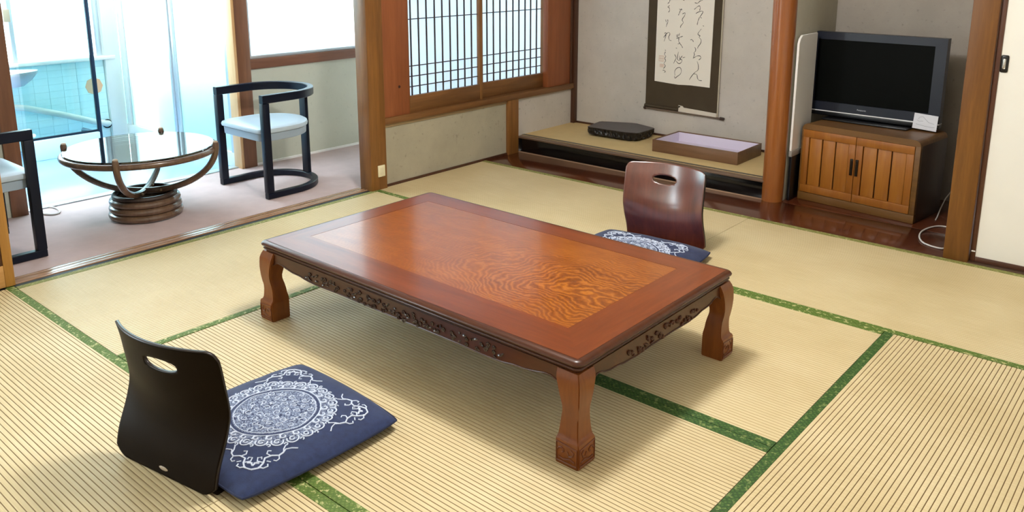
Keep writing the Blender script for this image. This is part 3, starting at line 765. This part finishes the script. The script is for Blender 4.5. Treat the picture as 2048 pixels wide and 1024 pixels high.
# ================================================================== RATTAN TABLE
M_rat = wood('rattan_brown', (72, 52, 38), (116, 90, 68), 'z', .28, 2, 6, .3)
rt = empty('rattan_table', (-.555, .83, 0), 0, 'round glass-topped rattan table with bowed legs on the carpet', 'table')
RT, RZ = .366, .357
circ = lambda r_, z, n=56, w_=0: [((r_ + w_ * math.sin(5 * k)) * math.cos(2 * math.pi * k / n), (r_ + w_ * math.sin(5 * k)) * math.sin(2 * math.pi * k / n), z) for k in range(n)]
b = BM(); tube(b, circ(RT, RZ - .012), .0165, 12, closed=True); obj('rim_ring', b, M_rat, rt)
def glass_table_mat():
    t = NT('table_glass'); t.set(**{'Base Color': rgba((190, 210, 216))}, Roughness=.03, **{'Transmission Weight': .0, 'Specular IOR Level': .9, 'Coat Weight': 1.0})
    tp = t.add('ShaderNodeBsdfTransparent'); tp.inputs[0].default_value = rgba((225, 240, 240)); gl = t.add('ShaderNodeBsdfGlossy'); gl.inputs['Roughness'].default_value = .02
    fr = t.add('ShaderNodeFresnel'); fr.inputs[0].default_value = 2.5; mx = t.add('ShaderNodeMixShader')
    t.ln(fr.outputs[0], mx.inputs[0]); t.ln(tp.outputs[0], mx.inputs[1]); t.ln(gl.outputs[0], mx.inputs[2]); t.ln(mx.outputs[0], t.out.inputs[0]); return t.m
b = BM(); lathe(b, [(RT - .006, RZ + .003), (RT - .002, RZ + .006), (RT - .002, RZ + .010), (RT - .005, RZ + .013)], 64); obj('glass_top', b, glass_table_mat(), rt)
for k, z in enumerate((.020, .055, .090)):
    b = BM(); tube(b, circ(.165 - .004 * k, z, 40), .0185, 10, closed=True); obj('base_ring', b, M_rat, rt)
b = BM(); tube(b, circ(.148, .118, 40), .013, 10, closed=True); obj('base_ring', b, wood('rattan_dark', (40, 28, 22), (66, 48, 38), 'z', .35, 2, 6), rt)
for k, a in enumerate((-135, -42, 45, 138)):
    b = BM(); pts = []; rads = []
    for q in range(19):
        an_ = R(-14 + 106 * q / 18); rad = .384 * math.sin(an_); z = .376 - .246 * max(0, math.cos(an_)) ** .92
        pts.append((rad * math.cos(R(a)), rad * math.sin(R(a)), z)); rads.append(.0165)
    pts.append((.383 * math.cos(R(a)), .383 * math.sin(R(a)), .384)); rads.append(.0135)
    tube(b, pts, rads, 10); lg = obj('leg', b, M_rat, rt)
    b = BM(); blob(b, (pts[-1][0], pts[-1][1], pts[-1][2] + .001), (.0145, .0145, .009)); obj('leg_tip', b, bpy.data.materials.get('cut_cane') or plain('cut_cane', (150, 128, 104), .6), lg)
    b = BM(); tube(b, [(.09 * math.cos(R(a)) + .02 * math.cos(R(a + 90)) * s_, .09 * math.sin(R(a)) + .02 * math.sin(R(a + 90)) * s_, .132 + .012 * (1 - s_ * s_)) for s_ in (-1, -.5, 0, .5, 1)], .006, 6); obj('cane_binding', b, plain('cane_wrap', (150, 122, 90), .5) if k == 0 else bpy.data.materials['cane_wrap'], lg)

# ================================================================== BARREL CHAIRS
M_blackw = plain('black_stained_wood', (12, 19, 34), .35, **{'Specular IOR Level': .25})
M_vinyl = plain('pale_blue_grey_vinyl', (176, 192, 204), .42, var=.02)
def barrel(loc, rz, label):
    r = empty('barrel_chair', loc, rz, label, 'armchair', 'black open barrel armchairs')
    H = .255 - .018; D = .46; yc = D - .255      # plan: front at y=0, back at y=D
    def upath(hw, y0, yb):
        c = yb - hw; return [(-hw, y0)] + [(-hw, y0 + (c - y0) * .5)] + [(hw * math.cos(R(180 - 180 * k / 28)), c + hw * math.sin(R(180 * k / 28))) for k in range(29)] + [(hw, y0 + (c - y0) * .5)] + [(hw, y0)]
    P2 = upath(H, 0, D - .018)
    b = BM(); sweep_rect(b, P2, (.036, .542, .588)); obj('arm_rail', b, M_blackw, r)
    b = BM(); sweep_rect(b, P2, (.036, 0.0, .034)); obj('floor_rail', b, M_blackw, r)
    for sx in (-1, 1):
        b = BM(); box(b, sx * H - .019, sx * H + .019, -.002, .040, .034, .542, .003, 2); obj('post', b, M_blackw, r)
    b = BM(); box(b, -.030, .030, D - .030, D - .008, .034, .542, .003, 2); obj('post', b, M_blackw, r)
    # seat
    hw = H - .012; yb = D - .045
    def loop(ins, n=26):
        h2 = hw - ins; y0 = -.004 + ins; c = yb - ins - h2; rc = .05
        out = [(-h2 + rc * (1 - math.cos(R(90 * k / 5))), y0 + rc * (1 - math.sin(R(90 * k / 5)))) for k in range(5, -1, -1)]
        out += [(h2 * math.cos(R(180 - 180 * k / n)), c + h2 * math.sin(R(180 * k / n))) for k in range(n + 1)]
        out += [(h2 - rc * (1 - math.cos(R(90 * k / 5))), y0 + rc * (1 - math.sin(R(90 * k / 5)))) for k in range(0, 6)]
        return out
    def stack(pr):
        b = BM(); rg = [[b.verts.new((x, y, z)) for x, y in loop(i)] for i, z in pr]
        for a_, c_ in zip(rg, rg[1:]):
            n = len(a_)
            for k in range(n): b.faces.new((a_[k], a_[(k + 1) % n], c_[(k + 1) % n], c_[k]))
        b.faces.new(rg[0]); b.faces.new(rg[-1]); return b
    obj('seat_cushion', stack([(.012, .362), (.002, .368), (0, .378), (.004, .390), (.018, .398), (.05, .402), (.10, .404)]), M_vinyl, r)
    obj('seat_frame', stack([(.022, .318), (.012, .322), (.010, .362)]), plain('grey_vinyl_edge', (150, 166, 180), .45) if 'grey_vinyl_edge' not in bpy.data.materials else bpy.data.materials['grey_vinyl_edge'], r)
    return r
barrel((-.549, 1.403, 0), 0, 'black barrel armchair standing under the frosted window')
barrel((-.535, .236, 0), R(180), 'black barrel armchair cut off beside the honey sliding door')

# ================================================================== SCROLL
YS = 3.862
hs = empty('hanging_scroll', (.90, YS, 0), 0, 'hanging calligraphy scroll with a dark brown mount on plaster wall', 'scroll')
def sx_(px, py): return None
M_mount = plain('dark_brown_brocade', (66, 54, 36), .8, var=.08, bump=.3, bscale=600)
M_sheet = plain('white_writing_paper', (232, 226, 214), .85, var=.015)
one('mount_cloth', M_mount, hs, -.283, .262, -.006, -.003, .322, 1.9, bev=0)
one('mount_edge', plain('pale_mount_edge', (176, 166, 146), .8), hs, .2622, .272, -.0055, -.0025, .30, 1.9, bev=0)
b = BM(); prism(b, [(-.212, 1.75), (.212, 1.75), (.203, .487), (.06, .489), (-.03, .484), (-.10, .487), (-.215, .493)], lambda a, c, d: (a, d, c), -.0085, -.0063)
sheet = obj('paper_sheet', b, M_sheet, hs, smooth=False)
b = BM(); tube(b, [(-.275, -.008, .300), (.305, -.008, .292)], .006, 12); rod = obj('roller_rod', b, plain('roller_wood', (108, 92, 78), .5), hs)
b = BM(); [tube(b, [(x, -.010, z), (x + s * .016, -.010, z)], [.0095, .009], 12) for x, z, s in ((-.275, .300, -1),)]; obj('rod_knob', b, plain('dark_knob', (60, 44, 36), .5), rod)
b = BM(); tube(b, [(.290, -.008, .2925), (.318, -.008, .292)], [.0095, .009], 12); obj('rod_knob', b, bpy.data.materials['dark_knob'], rod)
b = BM(); tube(b, [(-.283, -.012, .318), (-.02, -.012, .314)], .011, 12); obj('rolled_mount', b, M_mount, hs)
b = BM(); prism(b, [(-.02, .346), (.012, .342), (.02, .333), (.262, .322), (.262, .295), (-.022, .303)], lambda a, c, d: (a, d, c), -.0115, -.0085); obj('torn_lining', b, plain('torn_white_lining', (214, 206, 192), .85), hs, smooth=False)
b = BM(); prism(b, [(-.018, .343), (-.002, .338), (-.020, .325)], lambda a, c, d: (a, d, c), -.0128, -.0116); obj('torn_flap', b, M_black_lac, hs, smooth=False)
STR = [[(600,5),(612,12),(625,8)],[(590,45),(610,50),(630,35),(650,30)],[(585,95),(610,75),(625,70),(630,85),(625,105)],[(597,125),(615,115),(640,108),(650,115),(635,140),(628,150),(640,160)],[(625,150),(612,180),(605,210)],
 [(648,215),(655,220)],[(635,240),(615,265),(610,280),(625,290),(618,300),(632,320),(628,345),(610,370),(605,385)],[(552,320),(565,318),(575,335)],
 [(582,375),(590,385),(588,405),(578,415),(580,430),(570,460)],[(575,455),(600,440),(622,440),(628,455),(612,470)],[(600,480),(608,510),(605,545),(580,565),(555,595),(538,622)],[(575,575),(595,580),(600,605),(610,622),(632,625)],
 [(500,22),(512,26)],[(470,88),(490,95),(485,85)],[(480,95),(470,120),(462,135)],[(495,125),(515,118),(510,140),(495,160),(492,175),(500,190),(480,215),(478,228)],
 [(447,280),(450,305)],[(458,275),(455,300)],[(470,270),(465,290)],[(445,310),(470,300),(495,292)],[(465,300),(462,330),(470,345),(455,350)],[(470,345),(485,365),(492,380)],[(440,380),(448,385)],
 [(430,430),(440,455),(430,480),(420,498)],[(460,410),(452,440),(450,465),(465,475),(480,450),(490,440)],[(465,440),(470,465),(485,470),(480,490),(460,500),(440,480)],[(490,455),(510,450)],
 [(430,590),(428,560),(445,535),(470,530),(480,555),(470,580),(445,600),(430,612),(425,595)],
 [(358,5),(370,12),(385,8)],[(400,5),(395,30),(380,45)],[(418,0),(405,20)],[(395,60),(380,70),(390,75),(395,95),(385,110)],
 [(362,165),(368,185)],[(378,165),(380,180),(372,200),(365,220)],[(352,270),(365,265),(360,295),(348,330)],[(345,300),(365,275),(385,262),(395,275),(385,295),(390,320),(405,325)],
 [(355,395),(360,403)],[(358,410),(350,430),(360,445),(352,460),(358,480),(345,500),(355,520),(340,540)],[(335,555),(345,552),(355,565),(345,570)]]
# the sheet measures .424 m x .56 m over this piece of writing: bottom edge z .49, writing scale .00098 m per unit
def wpt(a, c):
    t_ = c / 640; xl = 302 + (270 - 302) * t_; xr = 745 + (698 - 745) * t_
    return ((a - xl) / (xr - xl) * .424 - .213, -.0088, 1.052 - .562 * (c - (a - 300) * .075) / 640 + .003)
M_ink = plain('black_ink', (22, 20, 22), .7)
for c0, c1 in ((0, 2), (2, 5), (5, 8), (8, 12), (12, 13), (13, 16), (16, 23), (23, 27), (27, 28), (28, 32), (32, 34), (34, 36), (36, 39)):
    b = BM()
    for st in STR[c0:c1]:
        P = [Vector(wpt(*p)) for p in st]; Q = []
        for i in range(len(P) - 1):
            p0, p1, p2, p3 = P[max(i - 1, 0)], P[i], P[i + 1], P[min(i + 2, len(P) - 1)]
            for k in range(4):
                t_ = k / 4; Q.append(.5 * ((2 * p1) + (p2 - p0) * t_ + (2 * p0 - 5 * p1 + 4 * p2 - p3) * t_ ** 2 + (3 * p1 - p0 - 3 * p2 + p3) * t_ ** 3))
        Q.append(P[-1]); n = len(Q)
        tube(b, Q, [.0011 + .0013 * abs(math.sin(2.2 * i / n * 3.1 + len(st))) * (1 if i < n - 1 else .3) for i in range(n)], 6)
    for v in b.verts: v.co.y = -.0088 + (v.co.y + .0088) * .15
    obj('brush_character', b, M_ink, sheet)
b = BM()
for (a, c, a2, c2) in ((308, 440, 342, 484), (314, 505, 340, 528)):
    (x0, _, z0), (x1, _, z1) = wpt(a, c), wpt(a2, c2)
    for q in range(4):
        xx = x0 + (x1 - x0) * q / 3; box(b, xx - .0015, xx + .0015, -.0089, -.0086, z1, z0)
    for q in range(3):
        zz = z1 + (z0 - z1) * q / 2; box(b, x0, x1, -.0089, -.0086, zz - .0015, zz + .0015)
obj('seal_mark', b, plain('faded_red_ink', (214, 180, 158), .8), sheet, smooth=False)

# ================================================================== ALCOVE OBJECTS
ss_ = empty('flower_stand', (.545, 3.668, .1132), 0, 'flat black craggy stand on the raised alcove matting', 'stand')
M_stone = plain('black_craggy_lacquer', (18, 16, 16), .35, bump=.8, bscale=60)
M_stonet = plain('charcoal_top', (92, 87, 87), .6, var=.06)
out = [(-.180, -.142), (-.192, -.13), (-.228, .06), (-.215, .082), (-.02, .172), (.02, .175), (.190, .122), (.203, .105), (.203, -.085), (.19, -.102), (.12, -.128), (-.02, -.135)]
ring = []
for i in range(len(out)):
    p, q = Vector(out[i]), Vector(out[(i + 1) % len(out)])
    for k in range(max(2, int((q - p).length / .009))): ring.append(p.lerp(q, k / max(2, int((q - p).length / .009))))
b = BM(); rings = []
for lv, (z, sc0, amp) in enumerate(((.012, .93, .010), (.024, .955, .014), (.040, .965, .014), (.054, .985, .006), (.063, 1.0, .0))):
    rings.append([b.verts.new((p.x * (sc0 + rnd.uniform(-amp, amp) * 3), p.y * (sc0 + rnd.uniform(-amp, amp) * 3), z)) for p in ring])
for a, c in zip(rings, rings[1:]):
    n = len(a)
    for k in range(n): b.faces.new((a[k], a[(k + 1) % n], c[(k + 1) % n], c[k]))
b.faces.new(rings[0]); b.faces.new(rings[-1]); obj('craggy_edge', b, M_stone, ss_, smooth=False)
b = BM(); prism(b, [(p.x * .985, p.y * .985) for p in ring], lambda a, c, d: (a, c, d), .0632, .066); obj('top_slab', b, M_stonet, ss_)
for px, py in ((-.15, -.08), (.12, -.09), (-.13, .07), (.13, .09)):
    b = BM(); blob(b, (px, py, .0075), (.030, .022, .0072)); obj('foot', b, M_stone, ss_)

tr = empty('open_tray', (1.237, 3.592, .1134), R(.8), 'shallow brown wooden tray with lilac white lining on alcove matting', 'tray')
M_tray = wood('tray_brown', (96, 68, 46), (124, 92, 66), 'x', .4, 1, 10); M_line = plain('lilac_lining', (220, 212, 230), .6)
hx, hy, th_, hz = .292, .170, .007, .078
for nm, a in (('side_wall', (-hx, hx, -hy, -hy + th_, 0, hz)), ('side_wall', (-hx, hx, hy - th_, hy, 0, hz)), ('side_wall', (-hx, -hx + th_, -hy + th_, hy - th_, 0, hz)), ('side_wall', (hx - th_, hx, -hy + th_, hy - th_, 0, hz))):
    one(nm, M_tray, tr, *a, bev=.002)
one('lined_base', M_line, tr, -hx + th_, hx - th_, -hy + th_, hy - th_, .004, .012, bev=0)
i0 = th_ + .0002
for a in ((-hx + i0, hx - i0, hy - i0 - .002, hy - i0, .012, hz - .006), (-hx + i0, hx - i0, -hy + i0, -hy + i0 + .002, .012, hz - .006), (-hx + i0, -hx + i0 + .002, -hy + i0, hy - i0, .012, hz - .006), (hx - i0 - .002, hx - i0, -hy + i0, hy - i0, .012, hz - .006)):
    one('lining_strip', M_line, tr, *a, bev=0)

# ================================================================== TV CABINET, TELEVISION
cb = empty('tv_cabinet', (1.93, 3.373, 0), math.atan2(-.074, .633), 'honey wooden cabinet with two slatted doors under the television', 'cabinet')
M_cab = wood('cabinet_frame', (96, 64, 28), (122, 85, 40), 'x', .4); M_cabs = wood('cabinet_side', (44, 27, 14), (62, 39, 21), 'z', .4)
M_door = wood('cabinet_door', (134, 78, 22), (160, 100, 36), 'z', .35); M_slat = wood('door_slat', (144, 86, 26), (170, 110, 42), 'z', .35, 1.3)
CW, CD, CH = .638, .338, .433
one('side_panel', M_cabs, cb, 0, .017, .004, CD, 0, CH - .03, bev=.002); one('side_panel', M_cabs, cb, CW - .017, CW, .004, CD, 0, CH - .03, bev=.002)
b = BM(); prism(b, [(.0, CH - .032), (.002, CH - .020), (.010, CH - .008), (.024, CH - .001), (.034, CH), (CW - .034, CH), (CW - .024, CH - .001), (CW - .010, CH - .008), (CW - .002, CH - .020), (CW, CH - .032)], lambda a, c, d: (a, d, c), -.004, CD, .0015); obj('cabinet_top', b, M_cab, cb)
one('base_board', M_cab, cb, .0, CW, -.004, .03, .0, .044, bev=.002)
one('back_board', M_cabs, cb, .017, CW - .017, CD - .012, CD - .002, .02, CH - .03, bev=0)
one('stile', M_cab, cb, 0, .008, -.003, .02, .044, CH - .03, bev=.001); one('stile', M_cab, cb, CW - .026, CW, -.003, .02, .044, CH - .03, bev=.001)
for k, (xa, xb) in enumerate(((.0095, .3085), (.3115, .6105))):
    b = BM(); fw_ = .036
    for a in ((xa, xb, -.006, .014, .047, .047 + .042), (xa, xb, -.006, .014, .400 - .042, .400), (xa, xa + fw_, -.006, .014, .089, .358), (xb - fw_, xb, -.006, .014, .089, .358)): box(b, *a, bev=.0015)
    dr = obj('door', b, M_door, cb)
    n = 3; x0, x1 = xa + fw_, xb - fw_; wd = (x1 - x0) / n
    for q in range(n):
        b = BM(); box(b, x0 + wd * q + .003, x0 + wd * (q + 1) - .003, .0, .012, .089, .358, .0035, 2); obj('door_plank', b, M_slat, dr)
    b = BM(); box(b, x0, x1, .0122, .014, .089, .358); obj('door_back', b, M_cabs, dr)
    hxp = xb - .021 if k == 0 else xa + .005
    b = BM(); box(b, hxp, hxp + .016, -.013, -.006, .192, .282, .003, 2); box(b, hxp + .004, hxp + .012, -.0145, -.012, .203, .272, .001, 1); obj('handle', b, plain('dark_bronze', (40, 32, 24), .35, .6) if k == 0 else bpy.data.materials['dark_bronze'], dr)

tv = empty('television', (2.204, 3.575, CH + .001), R(-2.2), 'black flat screen television standing on the honey cabinet', 'television')
M_bez = plain('blue_black_plastic', (25, 30, 44), .35); M_bezd = plain('dark_plastic', (14, 16, 20), .3)
TW = .73; zb_, zt_ = .045, .487
b = BM(); sxl, szb, szt = .057, .094, .445
for a in ((-TW / 2, -TW / 2 + sxl, 0, .05, zb_, zt_), (TW / 2 - sxl, TW / 2, 0, .05, zb_, zt_), (-TW / 2 + sxl, TW / 2 - sxl, 0, .05, szt, zt_), (-TW / 2 + sxl, TW / 2 - sxl, 0, .05, zb_, szb)): box(b, *a)
bmesh.ops.remove_doubles(b, verts=b.verts, dist=1e-5); obj('bezel', b, M_bez, tv, smooth=False)
one('screen', plain('dark_screen', (4, 6, 5), .5, **{'Specular IOR Level': .08}), tv, -TW / 2 + sxl, TW / 2 - sxl, .008, .02, szb, szt, bev=0)
one('rear_housing', M_bezd, tv, -TW / 2 + .05, TW / 2 - .05, .0502, .088, .07, .45, bev=.015)
one('silver_strip', plain('silver', (232, 232, 234), .3, .1), tv, -TW / 2, TW / 2, -.002, .05, .039, .0448, bev=.001)
one('speaker_bar', M_bezd, tv, -TW / 2, TW / 2, .0, .05, .017, .0388, bev=.003)
b = BM(); box(b, -.23, .23, -.06, .085, .0, .010, .004, 2); box(b, -.13, .13, .03, .06, .010, .07, .003, 1); obj('stand', b, M_bezd, tv)
def text(body, size, loc, rot, m, parent, name, depth=.0004):
    cu = bpy.data.curves.new(name, 'FONT'); cu.body = body; cu.size = size; cu.extrude = depth; cu.align_x = 'CENTER'
    o = bpy.data.objects.new(name, cu); col.objects.link(o)
    me = bpy.data.meshes.new_from_object(o.evaluated_get(bpy.context.evaluated_depsgraph_get())); bpy.data.objects.remove(o)
    q = bpy.data.objects.new(name, me); col.objects.link(q); me.materials.append(m); q.parent = parent; q.location = loc; q.rotation_euler = rot; return q
text('Panasonic', .0125, (-.035, -.0006, .064), (R(90), 0, 0), plain('silver_letters', (200, 204, 210), .4), tv, 'maker_lettering')

nt = empty('paper_note', (2.505, 3.552, .452), R(-3), 'small white card with pencil lines on the television corner', 'card')
b = BM(); prism(b, [(-.062, -.006), (.058, -.012), (.062, .070), (-.056, .076)], lambda a, c, d: (a, d + .0, c), -.001, 0); cdn = obj('card_sheet', b, plain('white_card', (226, 228, 236), .8), nt, smooth=False)
b = BM()
for st in ([(-.035, .045), (-.028, .056), (-.012, .060), (.0, .048), (.018, .032), (.028, .030), (.045, .026)], [(-.04, .038), (-.03, .033), (-.01, .036)], [(-.045, .018), (-.01, .012), (.03, .008), (.048, .009)]):
    tube(b, [(x, -.0012, z) for x, z in st], .0007, 5)
obj('pencil_line', b, plain('pencil_grey', (140, 142, 150), .8), cdn)

wp_ = empty('standing_board', (1.912, 3.28, 0), 0, 'white upright board in the gap beside the honey cabinet', 'board')
b = BM(); prism(b, [(0, .285), (0, .875), (.012, .900), (.040, .918), (.25, .918), (.25, .285)], lambda a, c, d: (d, a, c), -.012, .0, .0015); obj('white_panel', b, plain('white_laminate', (244, 242, 238), .5), wp_)
one('grey_foot', plain('grey_plastic', (150, 146, 140), .5), wp_, -.014, .004, -.003, .24, .252, .2848, bev=.003)
one('support_board', M_bezd, wp_, -.012, .002, .01, .23, 0, .252, bev=.002)

# ------------------------------------------------------------------ cable and socket
M_cable = plain('white_cable', (206, 202, 196), .45)
b = BM(); pts = [(2.80, 3.33, .004), (2.70, 3.35, .004), (2.655, 3.30, .005), (2.635, 3.19, .005), (2.655, 3.08, .005), (2.70, 3.01, .004), (2.775, 2.99, .004), (2.80, 3.05, .004)]
Q = []
for i in range(len(pts) - 1):
    p0, p1, p2, p3 = [Vector(pts[min(max(i + k, 0), len(pts) - 1)]) for k in (-1, 0, 1, 2)]
    for k in range(6):
        t_ = k / 6; Q.append(.5 * ((2 * p1) + (p2 - p0) * t_ + (2 * p0 - 5 * p1 + 4 * p2 - p3) * t_ ** 2 + (3 * p1 - p0 - 3 * p2 + p3) * t_ ** 3))
Q.append(Vector(pts[-1])); tube(b, Q, .004, 8); cab = obj('power_cable', b, M_cable); tag(cab, 'pale power cable curling on the dark boards beside the square post', 'cable')
b = BM(); tube(b, [(2.66, 3.80, .16), (2.635, 3.76, .11), (2.612, 3.70, .055), (2.615, 3.60, .022), (2.630, 3.48, .005), (2.634, 3.44, .004)], .003, 8); tag(obj('antenna_cable', b, M_cable), 'thin white cable dropping behind the cabinet', 'cable')
so = empty('wall_socket', (.0165, 1.9575, .112), 0, 'cream plastic socket cover low on the corner post', 'socket')
one('cover_plate', plain('cream_plastic', (232, 222, 186), .4), so, 0, .008, -.026, .026, -.034, .034, bev=.003)
one('socket_face', plain('cream_plastic_b', (224, 214, 180), .4), so, .008, .0095, -.012, .012, -.02, .02, bev=.001)

# ================================================================== WASHROOM OBJECTS
gs = empty('glass_screen', (-2.30, 1.15, 0), 0, 'clear glass screen with a navy post before the aqua tiles', 'glass screen')
one('glass_pane', clear_glass('screen_glass', (238, 250, 250)), gs, -.003, .003, -.26, .194, .142, 1.6, bev=0)
one('bottom_rail', M_navy, gs, -.008, .008, -.26, .194, .128, .142, bev=.001)
one('corner_post', M_navy, gs, -.013, .013, .194, .218, -.008, 1.65, bev=.003)
b = BM(); tube(b, [(.005, .205, .108), (-.10, .13, .135)], .016, 12); obj('foot_bracket', b, plain('steel_tube', (90, 120, 134), .3, .5), gs)
one('screen_curb', M_tile, gs, -.05, .03, -.26, .1938, -.008, .1275, bev=.004)
b = BM(); tube(b, [(.0035, -.225, .165), (.008, -.225, .165)], .013, 12); obj('latch', b, M_white, gs)
pp = BM(); P_ = [(-2.588, .55, .40), (-2.588, .93, .318), (-2.588, 1.0, .305), (-2.588, 1.25, .22), (-2.588, 1.45, .142), (-2.588, 1.52, .122), (-2.60, 1.548, .114), (-2.626, 1.556, .110)]
tube(pp, P_, .022, 14); wpz = obj('water_pipe', pp, plain('ivory_pipe', (214, 226, 216), .4)); tag(wpz, 'ivory pipe sloping along the aqua tiled wall', 'pipe')
b = BM(); tube(b, [(-2.640, 1.556 + .030 * math.cos(k * .2618), .105 + .030 * math.sin(k * .2618)) for k in range(24)], .005, 8, closed=True); obj('pipe_collar', b, M_black_lac, wpz)
b = BM(); tube(b, [(-2.656, 1.497, .395), (-2.6535, 1.497, .395)], [.064, .063], 8); tag(obj('wall_patch', b, M_peach), 'peach coloured octagonal patch on the aqua tiles', 'patch')
sk = empty('wash_basin', (-2.472, .765, .478), 0, 'white wall basin at the edge of the washroom window', 'basin')
b = BM(); rings = []
for z, ax, ay in ((.0, .08, .20), (.035, .11, .25), (.075, .135, .285), (.09, .14, .295), (.10, .14, .295), (.10, .115, .26), (.06, .09, .22), (.045, .04, .1)):
    rings.append([b.verts.new((ax * math.cos(2 * math.pi * k / 32), ay * math.sin(2 * math.pi * k / 32), z)) for k in range(32)])
for a, c in zip(rings, rings[1:]):
    for k in range(32): b.faces.new((a[k], a[(k + 1) % 32], c[(k + 1) % 32], c[k]))
b.faces.new(rings[0]); b.faces.new(rings[-1]); obj('bowl', b, plain('white_ceramic', (226, 230, 236), .15), sk)
b = BM(); box(b, -.140, -.09, -.10, .10, -.02, .07, .01, 2); obj('wall_bracket', b, M_white, sk)
b = BM(); box(b, -2.62, -2.56, .925, .965, .900, .985, .004, 2); tag(obj('soap_box', b, plain('beige_plastic', (186, 172, 148), .5)), 'small beige box on the near window jamb of the washroom', 'box')
cl = BM(); tube(cl, [(-1.01 + .095 * math.cos(k * .2618), .512 + .045 * math.sin(k * .2618), .002) for k in range(24)], .0045, 8, closed=True)
tag(obj('cord_loop', cl, plain('white_cord', (214, 208, 204), .6)), 'white cord loop lying on the carpet near the metal strip', 'cord')
